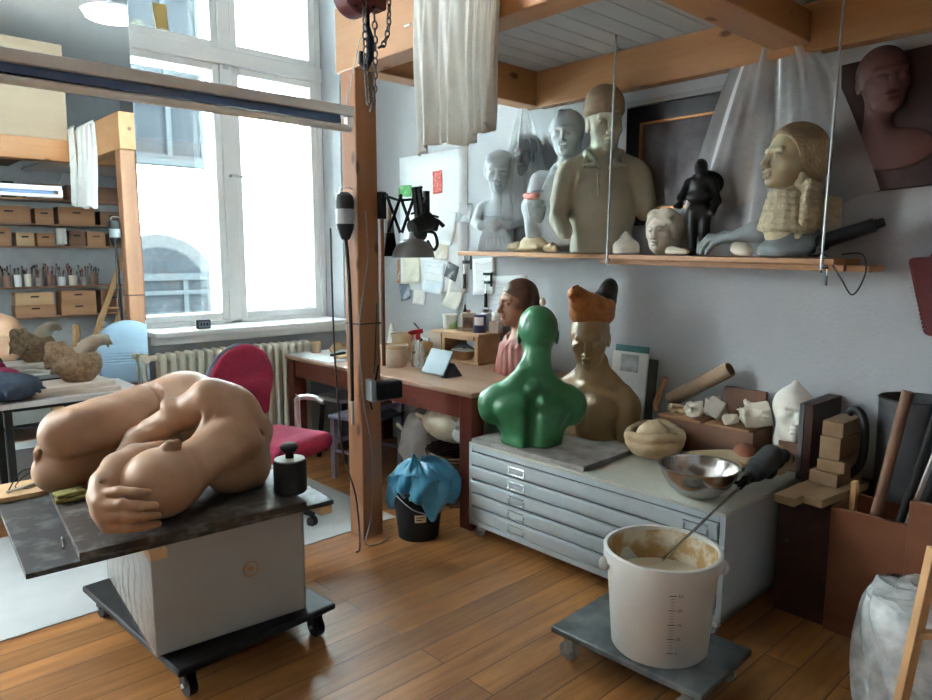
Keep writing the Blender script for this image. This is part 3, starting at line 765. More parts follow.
# ------------------------------------------------------------------ long work table and what stands on it
tb = thing('work_table', 'long mahogany stained work table with worn top along the wall', 'table', (3.06, 3.78, 0))
hw, hl = .475, 1.04
MB().box((0, 0, .785), (hw*2, hl*2, .03)).build('tabletop', m_top, tb, bevel=.008)
for s in (-1, 1):
    MB().bx((s*(hw-.035)-.012, -hl+.12, .64), (s*(hw-.035)+.012, hl-.12, .769)).build('apron', m_mahog, tb)
    MB().bx((-hw+.12, s*(hl-.04)-.012, .64), (hw-.12, s*(hl-.04)+.012, .769)).build('apron', m_mahogz, tb)
    for t in (-1, 1):
        MB().bx((s*(hw-.065)-.05, t*(hl-.065)-.05, 0), (s*(hw-.065)+.05, t*(hl-.065)+.05, .769)).build('leg', m_mahogz, tb, bevel=.006)
ZTB = .8012
tag(MB().bx((2.60, 4.22, ZTB), (3.05, 4.81, ZTB+.004)).build('table_cover', mat('white_sheet', (.72, .74, .75), (.65, .67, .68), rough=.6)), 'white sheet covering the window end of the work table', 'sheet')
Z2 = ZTB+.0045
j = thing('jar', 'small glass jar with wooden lid on the white table sheet', 'jar', (2.79, 4.70, Z2))
MB().lathe([(0, 0), (.035, 0), (.037, .01), (.037, .06), (.034, .066), (0, .066)]).build('glass_body', mat('amber_jar', (.55, .40, .26), rough=.2), j)
MB().lathe([(.039, .0665), (.039, .085), (0, .087)]).build('lid', m_lightw, j)
tag(MB().bar((2.77, 4.45, Z2+.008), (2.93, 4.52, Z2+.008), .025, .014).build('file_tool', m_iron), 'dark flat file lying on the white table sheet', 'tool')
tag(MB().bar((2.72, 4.30, Z2+.012), (2.86, 4.35, Z2+.012), .06, .02).build('wood_scrap', m_lightw), 'pale wood scrap lying on the white table sheet', 'wood scrap')
o = SDF(); o.k = .02; o.chain([(0, 0, .03), (.05, .02, .05), (.10, 0, .04)], [.028, .03, .02]).ell((.03, -.02, .06), (.03, .02, .03))
tag(o.build('clay_lump', m_clay, .005, None, (2.88, 4.60, Z2)), 'small tan clay lump near the jar on the white sheet', 'clay')
bg_ = MB().grid(lambda u, v: (2.86+.22*u, 4.10-.03*u+.018*math.sin(7*u), Z2+.28*v), 14, 6)
m_blsh = mat('pale_blue_board', (.50, .58, .64), rough=.5)
tag(MB().box((0, 0, .13), (.24, .012, .26), rot=(R(-12), 0, 0)).build('acrylic_panel', m_blsh, loc=(2.78, 4.12, Z2+.003), rot=(0, 0, R(30)), bevel=.002), 'pale bluish panel propped on the table behind the wooden post', 'panel')

tub = thing('plastic_tub', 'white plastic tub with tan stained lip on the table by the post', 'tub', (2.86, 3.80, ZTB))
m_tan = mat('stained_plastic', (.50, .36, .20), (.62, .50, .34), rough=.5, scale=8)
MB().lathe([(0, 0), (.078, 0), (.085, .01), (.093, .14), (.090, .14), (.082, .012), (0, .010)], seg=36).build('body', mat('tub_plastic', (.66, .60, .52), (.58, .46, .32), rough=.45, scale=4, lo=.45, hi=.6), tub)
MB().lathe([(.0935, .125), (.100, .127), (.100, .146), (.088, .148), (.088, .14)], seg=36).build('lip', m_tan, tub)
tub2 = thing('plastic_tub', 'smaller tan tub behind the white one on the table', 'tub', (3.10, 3.98, ZTB))
MB().lathe([(0, 0), (.085, 0), (.10, .17), (.105, .17), (.105, .19), (.095, .19), (.088, .02), (0, .015)], seg=32).build('body', m_tan, tub2)

sb = thing('spray_bottle', 'clear spray bottle with red trigger head on the work table', 'spray bottle', (2.96, 3.66, ZTB), R(150))
m_clearp = plastic_film('clear_bottle', .30, (.75, .74, .70), 8, .1)
MB().lathe([(0, .002), (.042, .002), (.046, .012), (.046, .10), (.036, .14), (.018, .175), (.016, .19)], seg=32).build('bottle', m_clearp, sb)
m_red = mat('red_plastic', (.45, .02, .03), rough=.35)
MB().cyl((0, 0, .185), (0, 0, .21), .018).build('collar', m_red, sb)
MB().box((.012, 0, .238), (.09, .026, .032), rot=(0, R(8), 0)).cyl((.05, 0, .235), (.068, 0, .233), .01).box((0, 0, .218), (.03, .024, .02)).build('trigger_head', m_red, sb, bevel=.006)
MB().bar((.035, 0, .222), (.045, 0, .175), .016, .006).build('trigger', m_red, sb, bevel=.002)
MB().cyl((0, 0, .02), (0, 0, .19), .003).build('dip_tube', m_white, sb)

tp = thing('tablet', 'tablet with pale blue cover propped on a black stand on the table', 'tablet', (2.83, 3.31, ZTB), face(2.80, 3.36, 52))
MB().box((0, 0, .085), (.22, .010, .17), rot=(R(30), 0, 0)).build('cover', mat('ice_blue_cover', (.17, .225, .26), (.20, .26, .30), rough=.4), tp, bevel=.005)
MB().box((0, -.0065, .081), (.205, .003, .15), rot=(R(30), 0, 0)).build('screen', m_black, tp)
MB().prism([(-.10, 0), (.035, 0), (-.035, .085)], .05, Matrix.Translation((-.125, 0, 0)) @ Matrix.Rotation(R(90), 4, 'Z') @ Matrix.Rotation(R(90), 4, 'X')).build('stand', m_black, tp)

# small wooden bench on the table
bn = thing('wooden_bench', 'little wooden bench standing on the work table holding tins', 'bench', (3.40, 3.64, ZTB))
m_bench = wood('bench_pine', (.42, .23, .11), (.52, .32, .17), 'y', knots=False)
MB().box((0, 0, .205), (.27, .50, .022)).build('bench_top', m_bench, bn, bevel=.004)
MB().box((0, -.20, .105), (.22, .03, .178)).build('side_panel', m_bench, bn, bevel=.003)
MB().box((0, .14, .105), (.22, .03, .178)).build('side_panel', m_bench, bn, bevel=.003)
MB().box((-.11, -.03, .18), (.02, .31, .03)).build('rail', m_bench, bn)
MB().box((0, -.03, .01), (.25, .42, .018)).build('base_board', m_bench, bn, bevel=.003)
bw = thing('wooden_bowl', 'round wooden bowl of papers under the little bench', 'bowl', (3.335, 3.61, ZTB+.02))
MB().lathe([(0, 0), (.055, 0), (.075, .02), (.088, .06), (.082, .06), (.068, .024), (0, .012)], seg=36).build('bowl', m_box, bw)
for i in range(3):
    MB().grid(lambda u, v, i=i: (-.06+.12*u, -.07+.14*v, .063+.012*i+.02*math.sin(3*u+i)*math.sin(2.5*v+i)), 8, 8).build('crumpled_sheet', (m_paper, m_iron, m_zinc)[i], bw, solid=.002)
Z3 = ZTB+.217
t = thing('paint_tub', 'white plastic tub with green stripe at the bench end', 'tub', (3.40, 3.83, Z3))
MB().lathe([(0, 0), (.05, 0), (.056, .10), (.052, .10), (.046, .006), (0, .006)]).build('body', mat('tub_white_green', (.66, .70, .68), (.30, .52, .14), rough=.4, scale=5, lo=.5, hi=.56), t)
MB().lathe([(.058, .095), (.060, .105), (.05, .108), (0, .106)]).build('lid', m_white, t)
t = thing('dropper_bottle', 'black dropper bottle behind the green striped tub on the bench', 'bottle', (3.47, 3.745, Z3))
MB().lathe([(0, 0), (.024, 0), (.026, .01), (.026, .08), (.012, .10), (.012, .115)]).build('body', m_black, t)
MB().lathe([(.014, .115), (.014, .14), (.008, .145), (.006, .175), (0, .178)]).build('cap', m_black, t)
t = thing('oil_can', 'cream rectangular can with dark picture and red cap on the bench', 'can', (3.39, 3.62, Z3), R(130))
MB().box((0, 0, .065), (.10, .065, .13)).build('body', mat('cream_tin', (.58, .50, .38), rough=.4), t, bevel=.006)
MB().box((0, .0335, .06), (.07, .001, .075)).build('picture', mat('tin_print', (.10, .07, .06), (.35, .22, .14), rough=.4, scale=22), t)
MB().box((0, -.0335, .06), (.07, .001, .075)).build('picture', bpy.data.materials['tin_print'], t)
MB().cyl((0, 0, .13), (0, 0, .15), .014).build('cap', mat('brown_red_cap', (.25, .04, .03), rough=.4), t)
t = thing('paint_tin', 'blue and white labelled tin on the near corner of the bench', 'tin', (3.36, 3.475, Z3))
MB().lathe([(0, 0), (.045, 0), (.047, .003), (.047, .008), (.045, .01), (.045, .118), (.047, .12), (.047, .125), (.04, .127), (0, .124)], seg=36).build('body', mat('tin_blue', (.02, .04, .16), (.06, .03, .05), rough=.3, scale=9), t)
def band(u, v): a = R(170+90*u); return (.0455*math.cos(a), .0455*math.sin(a), .055+.055*v)
MB().grid(band, 12, 3).build('label', m_paper, t)
t = thing('carton', 'small pale cardboard carton beside the blue tin on the bench', 'box', (3.44, 3.395, Z3), R(20))
MB().box((0, 0, .04), (.085, .07, .08)).build('body', mat('carton_board', (.55, .48, .40), (.60, .30, .16), rough=.7, scale=10, lo=.52, hi=.6), t, bevel=.002)
t = thing('glass_jar', 'grey lidded jar behind the tins on the bench', 'jar', (3.49, 3.535, Z3))
MB().lathe([(0, 0), (.035, 0), (.037, .12), (.03, .13), (0, .13)]).build('body', m_zinc, t); MB().lathe([(.036, .131), (.036, .15), (0, .152)]).build('lid', m_steel, t)
t = thing('glass_jar', 'pale lidded jar behind the blue tin on the bench', 'jar', (3.49, 3.44, Z3))
MB().lathe([(0, 0), (.034, 0), (.036, .10), (.03, .115), (0, .115)]).build('body', m_plasterw, t); MB().lathe([(.035, .116), (.035, .135), (0, .137)]).build('lid', m_white, t)
# small stuff at the far side
t = thing('paper_bag', 'white paper bag standing on the table close behind the post', 'bag', (3.16, 4.22, ZTB))
MB().grid(lambda u, v: ((.06-.05*v)*math.cos(6.283*u), (.05-.035*v)*math.sin(6.283*u), .24*v), 20, 6, True).build('bag', m_paper, t)
t = thing('tool_tray', 'low tray of dark hand tools against the pinned papers wall', 'tray', (3.38, 4.18, ZTB))
MB().box((0, 0, .05), (.2, .3, .10)).build('box', m_lightw, t)
MB().bar((-.05, -.1, .115), (.02, .12, .125), .02, .02).build('tool', m_black, t); MB().tube([(-.03, 0, .11), (.05, .05, .18), (.06, .12, .22)], .006).build('tool', m_iron, t)
MB().bar((.02, -.12, .113), (.06, .02, .113), .03, .02).build('tool', m_blsh, t)
tag(MB().box((0, 0, .085), (.10, .16, .17)).build('cardboard_box', mat('tan_card', (.50, .42, .33), rough=.8), loc=(3.45, 4.02, ZTB)), 'tan cardboard box on the table between tool tray and bench', 'box')

# papers pinned to the wall
def sheet(name, y, z, w, h, c1, c2, rot, label, sc=14, curl=.012, lines=0):
    def fn(u, v): return (-.004-curl*(max(0, .5-v)**2*4+.3*(u-.5)**2), (u-.5)*w, (v-.5)*h)
    m = mat(name+'_ink_%d' % int(y*1000), c1, c2, rough=.8, scale=sc, lo=.5, hi=.62)
    o = MB().grid(fn, 8, 8).build(name, m, None, (XR-.001-.0015*(len(papers) % 4), y, z), (R(rot), 0, 0), solid=.0012)
    papers.append(o); tag(o, label, 'paper', None)
    if lines:
        for k in range(lines):
            MB().tube([(-.007-.002*math.sin(2*q), (-.4+q*.16)*w, (.35-.7*k/lines+.03*math.sin(q*1.7+k*2))*h) for q in range(6)], .0012, seg=5).build('pencil_line', m_zinc, o)
papers = []
W_ = (.72, .74, .74)
sheet('poster', 4.20, 1.80, .80, 1.05, (.74, .77, .78), (.72, .75, .76), 0, 'large blank white sheet on the wall behind the lamp', curl=.004)
sheet('note', 4.13, 2.10, .11, .17, (.62, .10, .08), (.70, .35, .30), -2, 'small red printed note high on the white sheet', 60, .004)
sheet('card', 4.53, 2.06, .17, .09, (.12, .42, .14), (.30, .55, .30), 3, 'bright green card above the scissor lamp', 20, .004)
sheet('card', 4.37, 2.05, .11, .08, (.50, .58, .55), (.42, .50, .46), -3, 'pale grey green card beside the bright green one', 20, .004)
sheet('photo', 3.83, 1.86, .15, .14, (.30, .34, .36), (.62, .65, .66), 4, 'grey photograph pinned left of the child bust', 8, .005)
sheet('sheet', 4.05, 1.76, .26, .25, W_, (.66, .68, .68), 8, 'curling white sheet right of the lamp shade', 6, .03)
sheet('drawing', 4.09, 1.58, .17, .13, (.60, .55, .46), (.70, .68, .62), 3, 'beige sketch below the curling white sheet', 16)
sheet('drawing', 4.45, 1.44, .22, .23, (.70, .68, .56), (.62, .60, .50), -4, 'cream sheet hanging just under the lamp shade', 9)
sheet('drawing', 4.46, 1.34, .15, .06, (.60, .68, .32), (.70, .74, .50), 2, 'yellow green slip overlapping the cream sheet', 12, .004)
sheet('drawing', 4.18, 1.38, .25, .24, (.66, .72, .76), (.60, .68, .74), 5, 'pale bluish sketch sheet in the middle of the papers', 5, .02, 3)
sheet('photo', 3.97, 1.43, .14, .12, (.08, .09, .10), (.35, .37, .38), 18, 'dark tilted photograph near the shelf end', 18, .005)
sheet('photo', 4.54, 1.26, .13, .14, (.16, .20, .26), (.46, .50, .54), -14, 'tilted blue grey photograph low on the wall by the post', 7, .008)
sheet('drawing', 4.36, 1.24, .15, .16, (.70, .70, .66), (.64, .64, .60), 4, 'small white sheet under the pale bluish sketch', 8)
sheet('drawing', 3.93, 1.27, .17, .22, (.68, .66, .60), (.62, .60, .54), 14, 'curled buff sheet below the dark tilted photograph', 7, .05)
sheet('drawing', 3.62, 1.40, .22, .26, (.74, .76, .77), (.70, .72, .73), -4, 'white sketch sheet directly below the shelf end', 7, .015, 3)
sheet('drawing', 3.40, 1.24, .42, .34, (.68, .71, .74), (.62, .66, .69), -3, 'wide pencil sketch sheet beside the pink draped bust', 5, .02, 6)
sheet('card', 4.62, 1.42, .05, .19, (.55, .26, .12), (.66, .55, .42), 2, 'narrow orange printed strip next to the wooden post', 30, .004)

# ------------------------------------------------------------------ under the table
st = thing('stool', 'dark legged stool with pale seat under the window end of the table', 'stool', (2.93, 4.52, 0), R(8))
MB().prism([(-.17, -.13), (-.13, -.17), (.13, -.17), (.17, -.13), (.17, .13), (.13, .17), (-.13, .17), (-.17, .13)], .03, Matrix.Translation((0, 0, .46))).build('seat', mat('stool_seat', (.40, .38, .36), (.34, .32, .31), rough=.5), st, bevel=.005)
for sx in (-1, 1):
    for sy in (-1, 1): MB().bar((sx*.12, sy*.12, .459), (sx*.15, sy*.15, .0), .035, .035).build('leg', m_black, st)
m_lil = mat('lilac_paint', (.24, .22, .29), (.30, .28, .35), rough=.5, scale=7)
lc = thing('wooden_chair', 'lilac grey painted wooden chair tucked under the work table', 'chair', (2.76, 3.99, 0), R(14))
MB().box((0, 0, .445), (.38, .38, .025)).build('seat', m_lil, lc, bevel=.006)
for sx in (-1, 1):
    MB().box((sx*.16, .165, .216), (.035, .035, .432)).build('leg', m_lil, lc)
    MB().box((sx*.16, -.17, .216), (.035, .035, .432)).build('leg', m_lil, lc)
    MB().bar((sx*.16, -.17, .459), (sx*.16, -.20, .62), .034, .03).build('back_post', m_lil, lc)
    MB().bar((sx*.16, -.15, .20), (sx*.16, .145, .20), .02, .02).build('stretcher', m_lil, lc)
MB().bar((-.14, .165, .26), (.14, .165, .26), .02, .03).build('stretcher', m_lil, lc)
MB().bar((-.14, -.198, .60), (.14, -.198, .60), .02, .05).build('top_rail', m_lil, lc)
MB().bar((-.14, -.18, .52), (.14, -.18, .52), .018, .03).build('back_rail', m_lil, lc)
bk = thing('wicker_basket', 'brown wicker basket full of plastic bags under the table', 'basket', (2.98, 3.18, 0))
m_wick = mat('wicker', (.10, .045, .025), (.17, .08, .045), rough=.6, scale=30)
w = MB()
for k in range(16): w.lathe([(.225+.003*k, .012+.02*k), (.236+.003*k, .022+.02*k), (.225+.003*k, .032+.02*k)], seg=40)
w.build('woven_side', m_wick, bk)
s = MB()
for k in range(20):
    a = 6.283*k/20; s.cyl((.226*math.cos(a), .226*math.sin(a), .0), (.276*math.cos(a), .276*math.sin(a), .335), .006, seg=6)
s.build('stakes', m_wick, bk)
MB().lathe([(0, .004), (.222, .004), (.222, .012), (0, .012)]).build('base', m_wick, bk)
def bagheap(name, m, loc, size, seed, label, cat='bag', h=.008):
    rr = random.Random(seed); S = SDF(); S.k = .03
    S.ell((0, 0, size[2]*.48), [x*.46 for x in size])
    for i in range(26):
        a = rr.uniform(0, 6.28); p = rr.uniform(-.2, 1.1)
        c = (size[0]*.36*math.cos(a)*math.cos(p), size[1]*.36*math.sin(a)*math.cos(p), size[2]*(.48+.36*math.sin(p)))
        S.ell(c, [rr.uniform(.12, .22)*min(size) for _ in range(3)], rot=[rr.uniform(0, 180) for _ in range(3)], k=.012)
        d = V((rr.uniform(-1, 1), rr.uniform(-1, 1), rr.uniform(-1, 1)))*size[0]*.22
        S.cap(V(c)-d, V(c)+d, .014, .007, k=.010)
    o = S.build(name, m, h, None, loc, cutz=.0); tag(o, label, cat); return o
m_bagc = mat('cream_bag', (.55, .46, .31), (.66, .58, .43), rough=.35, scale=9, bump=.3, bscale=30)
m_bagw = mat('white_bag', (.55, .53, .49), (.68, .67, .64), rough=.3, scale=9, bump=.3, bscale=30)
bagheap('plastic_bag', m_bagc, (2.97, 3.26, .352), (.50, .50, .30), 11, 'cream translucent plastic bag bulging from the wicker basket')
bagheap('plastic_bag', m_bagw, (2.86, 2.98, .353), (.26, .26, .29), 12, 'clear crumpled plastic bag nearest the front table leg')
bagheap('plastic_bag', m_bagw, (2.96, 3.62, .0), (.34, .32, .56), 19, 'whitish plastic bag on the floor behind the basket')
for e in (bk,): pass

# black bucket with blue bag
bu = thing('bucket', 'black plastic bucket with paper label lined with a blue bag', 'bucket', (2.36, 2.93, 0))
MB().lathe([(0, .004), (.105, .004), (.112, .0), (.142, .265), (.150, .267), (.150, .285), (.138, .285), (.108, .012), (0, .010)], seg=40).build('body', m_black, bu, smooth=.6)
def lab(u, v): a = R(222+28*u); r = .1145+.03*(.10+.06*v)/.265+.001; return (r*math.cos(a), r*math.sin(a), .115+.045*v)
MB().grid(lab, 8, 3).build('label', mat('bucket_label', (.62, .54, .40), rough=.7), bu)
for k in range(2):
    def ln(u, v, k=k): a = R(226+(20-6*k)*u); r = .1145+.03*(.125+.012*v)/.265+.0022; return (r*math.cos(a), r*math.sin(a), .142-.014*k+.006*v)
    MB().grid(ln, 8, 2).build('label_line', m_black, bu)
MB().tube([(-.145, .02, .26), (-.12, -.10, .20), (-.03, -.155, .17), (.07, -.14, .2), (.14, -.03, .26)], .003, smooth=5).build('handle', m_zinc, bu)
m_blue = mat('blue_polythene', (.035, .20, .32), (.06, .28, .42), rough=.32, scale=7, spec=.6)
def liner(u, v):
    a = 6.283*u
    hang = .085+.045*math.sin(a*1+3.9)+.03*math.sin(3*a+.6)+.018*math.sin(7*a+2)
    crease = abs(math.sin(6.5*a+1.5*v))*.5+abs(math.sin(11*a-2.2*v+1))*.35+.3*math.sin(4*a+4*v)
    if v < .55:
        t = v/.55; r = .012+.168*t**.85; z = .415-.055*t*t+.028*math.sin(2*a+.5)*t+.030*(crease-.45)*math.sin(math.pi*min(t*1.05, 1))
        z += .05*math.exp(-((a-3.6)**2)/.12)*math.exp(-((t-.25)**2)/.03)
    else:
        t = (v-.55)/.45; r = .18+.026*math.sin(math.pi*min(t*.9, 1))+.016*(crease-.45)+.012*math.sin(9*a+5*t); z = .36+.028*math.sin(2*a+.5)-hang*t*1.25-.01*t+.008*math.sin(14*a)*t
        r -= .012*t
    r *= 1+.16*math.cos(a-.15)*(v > .2)*min(1, (v-.2)*2)
    return (r*math.cos(a)+.01, r*math.sin(a), z)
MB().grid(liner, 170, 44, True).build('bin_liner', m_blue, bu, solid=.0015, smooth=.5)
# ------------------------------------------------------------------ on and around the post
rt = thing('hanging_rotary_tool', 'grey and black flex shaft motor hanging beside the wooden post', 'rotary tool', (2.032, 3.10, 1.63))
m_greyplast = mat('grey_plastic', (.30, .32, .33), (.25, .27, .28), rough=.4)
MB().lathe([(0, .055), (.035, .055), (.046, .075), (.046, .15), (.043, .16), (0, .16)], seg=28).build('motor_body', m_greyplast, rt)
MB().lathe([(.047, .155), (.049, .19), (.042, .225), (.02, .24), (0, .24)], seg=28).build('end_cap', m_black, rt)
MB().lathe([(0, 0), (.020, .0), (.03, .02), (.044, .055), (.047, .08), (0, .08)], seg=28).build('end_cap', m_black, rt)
MB().tube([(-.03, 0, .225), (-.02, 0, .26), (.02, 0, .265), (.05, 0, .255)], .004, smooth=4).build('hook', m_chrome, rt)
MB().tube([(0, 0, .01), (.01, -.005, -.15), (.015, -.01, -.5), (.02, .0, -.85)], .010, smooth=6).build('flex_shaft', m_black, rt)
MB().cyl((.02, 0, -.85), (.022, 0, -.98), .012, .008).build('handpiece', m_chrome, rt)
tag(MB().tube([(2.00, 3.19, 1.69), (1.995, 3.18, 1.3), (2.01, 3.19, .95), (2.03, 3.17, .5), (2.06, 3.1, .25), (2.0, 2.98, .03), (1.96, 2.95, .008)], .005, smooth=6).build('cable', m_cable), 'black power cable running down beside the hanging motor to the floor', 'cable')
tag(MB().tube([(2.13, 3.055, 1.78), (2.14, 3.055, 1.55), (2.11, 3.055, 1.38), (2.075, 3.052, 1.16), (2.09, 3.052, .8), (2.14, 3.055, .5), (2.12, 3.04, .15), (2.05, 3.0, .02), (2.10, 2.96, .008), (2.2, 2.99, .008)], .004, smooth=6).build('cable', mat('grey_cable', (.25, .24, .24), rough=.5)), 'thin grey cable stapled down the face of the wooden post', 'cable')
tag(MB().tube([(2.19, 3.055, 1.30), (2.17, 3.054, 1.0), (2.16, 3.053, .92)], .004, smooth=4).build('cable', m_cable), 'short black cable feeding the work light clamped on the post', 'cable')
tag(MB().tube([(PX-.068, PY-.068, 1.19), (PX+.068, PY-.068, 1.19), (PX+.068, PY+.068, 1.19), (PX-.068, PY+.068, 1.19)], .004, closed=True).build('strap', m_black), 'dark strap tied around the wooden post at table height', 'strap')
wl = thing('clamp_work_light', 'black box work light clamped low on the wooden post', 'lamp', (2.185, 3.02, .835), R(-12))
MB().box((.03, -.02, 0), (.15, .07, .10)).build('housing', m_black, wl, bevel=.014)
MB().box((-.065, -.01, .005), (.03, .085, .115)).build('grey_band', m_greyplast, wl, bevel=.006)
MB().tube([(-.04, .035, -.11), (-.05, .035, -.05), (-.02, .03, .05), (0, .032, .13)], .006, smooth=4).build('clamp_arm', m_black, wl)

# vertical reddish stick and scraper
tag(MB().tube([(2.255, 3.09, .95), (2.25, 3.08, 1.85)], .011, seg=10).build('wooden_stick', mat('red_brown_stick', (.25, .07, .03), (.33, .11, .05), rough=.5, stretch=(1, 1, .1))), 'long thin reddish stick leaning against the post behind the lamp', 'stick')
sp_ = thing('hand_brush', 'dark hand brush hanging next to the reddish stick', 'brush', (2.30, 3.09, 1.545))
MB().prism([(-.045, 0), (.045, 0), (.025, .13), (-.025, .13)], .02, Matrix.Rotation(R(90), 4, 'X')).build('bristles', m_blackr, sp_)
MB().prism([(-.026, .125), (.026, .125), (.02, .19), (-.02, .19)], .022, Matrix.Translation((0, .001, 0)) @ Matrix.Rotation(R(90), 4, 'X')).build('ferrule', m_greyplast, sp_)
MB().cyl((0, -.01, .185), (0, -.01, .30), .012, .008).build('handle', m_lightz, sp_)

# scissor lamp
la = thing('scissor_lamp', 'grey bowl shaded lamp on a black scissor arm from the post', 'lamp', (2.225, 3.02, 1.75))
xs = [0, .075, .15, .225]
MB().box((0, .03, .06), (.03, .05, .14)).build('wall_bracket', m_black, la)
for i in range(3):
    x0, x1 = .015+.09*i, .015+.09*(i+1)
    MB().bar((x0, -.008, -.08), (x1, -.008, .12), .006, .016).build('scissor_bar', m_black, la)
    MB().bar((x0, .006, .12), (x1, .006, -.08), .006, .016).build('scissor_bar', m_black, la)
MB().bar((.285, 0, -.06), (.285, 0, .15), .02, .03).build('end_post', m_black, la)
MB().tube([(.0, 0, .11), (.1, .01, .09), (.28, .01, .11)], .007).build('tension_rod', m_iron, la)
MB().tube([(.285, -.01, -.04), (.24, -.02, -.06), (.18, -.03, -.09)], .008, smooth=4).build('lamp_stem', m_black, la)
m_shade = mat('grey_enamel', (.14, .145, .14), (.19, .195, .19), rough=.35, scale=5)
MB().lathe([(.03, .10), (.05, .097), (.085, .075), (.108, .035), (.118, -.0), (.115, -.0), (.104, .035), (.08, .07), (.045, .09), (0, .09)], seg=40).build('shade', m_shade, la, loc=(.165, -.03, -.212))
MB().lathe([(0, .135), (.028, .135), (.032, .10), (0, .10)], seg=20).build('socket', m_zinc, la, loc=(.165, -.03, -.212))
pj = thing('clip_spotlight', 'black clip-on spotlight clamped over the grey lamp shade', 'lamp', (2.46, 2.99, 1.72))
MB().cyl((-.09, -.02, -.03), (.03, -.02, .02), .045, .05).build('lamp_can', m_black, pj)
MB().ball((-.04, -.01, -.05), (.05, .045, .05)).build('swivel', m_black, pj)
MB().tube([(.02, 0, -.04), (.08, 0, -.05), (.10, 0, -.11), (.07, 0, -.14), (.03, 0, -.09)], .009, smooth=5).build('clip_handle', m_black, pj)
MB().bar((-.03, .01, .01), (-.05, .01, .19), .03, .016).bar((.01, .01, .01), (-.02, .01, .19), .03, .016).build('clip_jaw', m_black, pj)
MB().bar((-.06, .012, .185), (0, .012, .195), .02, .012).build('jaw_pad', m_black, pj)
MB().tube([(.03, 0, .03), (.10, 0, .02), (.14, -.01, -.01)], .012, smooth=4).build('cable_gland', m_black, pj)
MB().box((.06, 0, -.005), (.07, .05, .05), rot=(0, R(20), 0)).build('ballast', m_black, pj, bevel=.008)
MB().tube([(-.08, 0, .05), (-.02, .02, .06), (.06, .01, .05), (.11, 0, .04)], .006, smooth=4).build('lead', m_black, pj)

# chain hoist
hs = thing('chain_hoist', 'red chain hoist with hanging loops of steel chain by the beam', 'hoist', (1.29, 1.86, 2.31))
hs.scale = (.64,)*3
m_hred = mat('hoist_red', (.16, .02, .018), (.10, .03, .03), rough=.5, scale=14, bump=.2)
MB().cyl((-.03, -.06, .02), (-.03, .05, .02), .095, seg=28).box((.06, 0, .03), (.14, .08, .10)).build('gear_housing', m_hred, hs, bevel=.01)
for k in range(9):
    a = 6.283*k/9; MB().cyl((-.03+.08*math.cos(a), -.062, .02+.08*math.sin(a)), (-.03+.08*math.cos(a), -.07, .02+.08*math.sin(a)), .009, seg=8).build('bolt', m_iron, hs)
MB().tube([(0, 0, .09), (0, 0, (ZC-.001-2.31)/.64)], .012).build('suspension_rod', m_iron, hs)
ln = MB(); ln.tube([(.011*math.cos(a)+0, 0, .019*math.sin(a)) for a in [6.283*k/14 for k in range(14)]], .0042, seg=6, closed=True)
lm = ln.build('chain_link', mat('chain_steel', (.16, .155, .15), (.10, .095, .09), rough=.4, metal=.6, scale=30), None); link_me = lm.data; bpy.data.objects.remove(lm)
def chain(pts, start=0):
    P = spline([V(p) for p in pts], 24); out = [P[0]]; acc = 0
    for a, b in zip(P, P[1:]):
        acc += (b-a).length
        if acc >= .0285: out.append(b); acc = 0
    for i in range(len(out)-1):
        d = out[i+1]-out[i]
        o = bpy.data.objects.new('chain_link', link_me); C.objects.link(o); o.parent = hs; o.location = (out[i]+out[i+1])/2
        q = d.to_track_quat('Z', 'Y') @ Quaternion((0, 0, 1), R(90*(i % 2)+20)); o.rotation_euler = q.to_euler()
chain([(-.03, -.08, -.02), (-.03, -.08, -.25), (-.015, -.07, -.42), (.0, -.06, -.50)])
chain([(.045, -.05, -.02), (.04, -.06, -.25), (.03, -.06, -.42), (.008, -.06, -.505)])
chain([(.14, -.03, .10), (.145, -.035, -.0), (.13, -.04, -.12), (.085, -.05, -.20), (.05, -.055, -.19)])
MB().tube([(.005, -.05, -.03), (.005, -.05, -.13)], .012).build('hook_shank', m_iron, hs)
MB().tube([(.005, -.05, -.12), (.02, -.05, -.18), (.015, -.05, -.26), (-.01, -.05, -.31), (-.035, -.05, -.29), (-.035, -.05, -.24)], [.013, .02, .02, .018, .014, .010], seg=12, smooth=0).build('hook', mat('dark_blue_hook', (.02, .03, .05), rough=.4), hs)
for p in list(hs.children): pass

tag(MB().tube([(2.055, 2.62, 2.57), (2.06, 2.60, 2.573), (2.05, 2.57, 2.57)], .005).build('hook', m_chrome), 'small steel hook screwed into the beam beside the hanging cloth', 'hook')

# hanging cloths
def drape(name, label, y0, y1, zb, x0, seed, amp, sway=0, group=None):
    rr = random.Random(seed); ph = [rr.uniform(0, 6.28) for _ in range(6)]
    def fn(u, v):
        y = y0+(y1-y0)*u; t = 1-v
        z = zb+(2.815-zb)*v
        a = amp*(.35+.65*t)
        x = x0-.012-a*(.5+.5*math.sin(6.28*(3.1*u)+ph[0]+.6*t))*.7-a*.45*math.sin(6.28*6.4*u+ph[1]+1.5*t)-a*.2*math.sin(6.28*13*u+ph[2]-2*t)
        y += .05*t*(u-.4)*sway+.012*math.sin(5*t+ph[3])
        if v < .12: z += .018*math.sin(6.28*1.6*u+ph[4])*(1-v/.12)+.02*(u-.5)
        if v > .97: x = x0-.006
        return (x, y, z)
    o = MB().grid(fn, 110, 50).build(name, m_cloth, None, solid=.002); tag(o, label, 'cloth', group); return o
drape('hanging_cloth', 'wide white gauze cloth hanging over the beam', 2.57, 1.99, 2.02, PX-.075, 5, .05, 1.5)
drape('hanging_cloth', 'narrow white cloth strip hanging over the front end of the gauze', 2.13, 1.965, 2.05, PX-.13, 8, .028, .8)

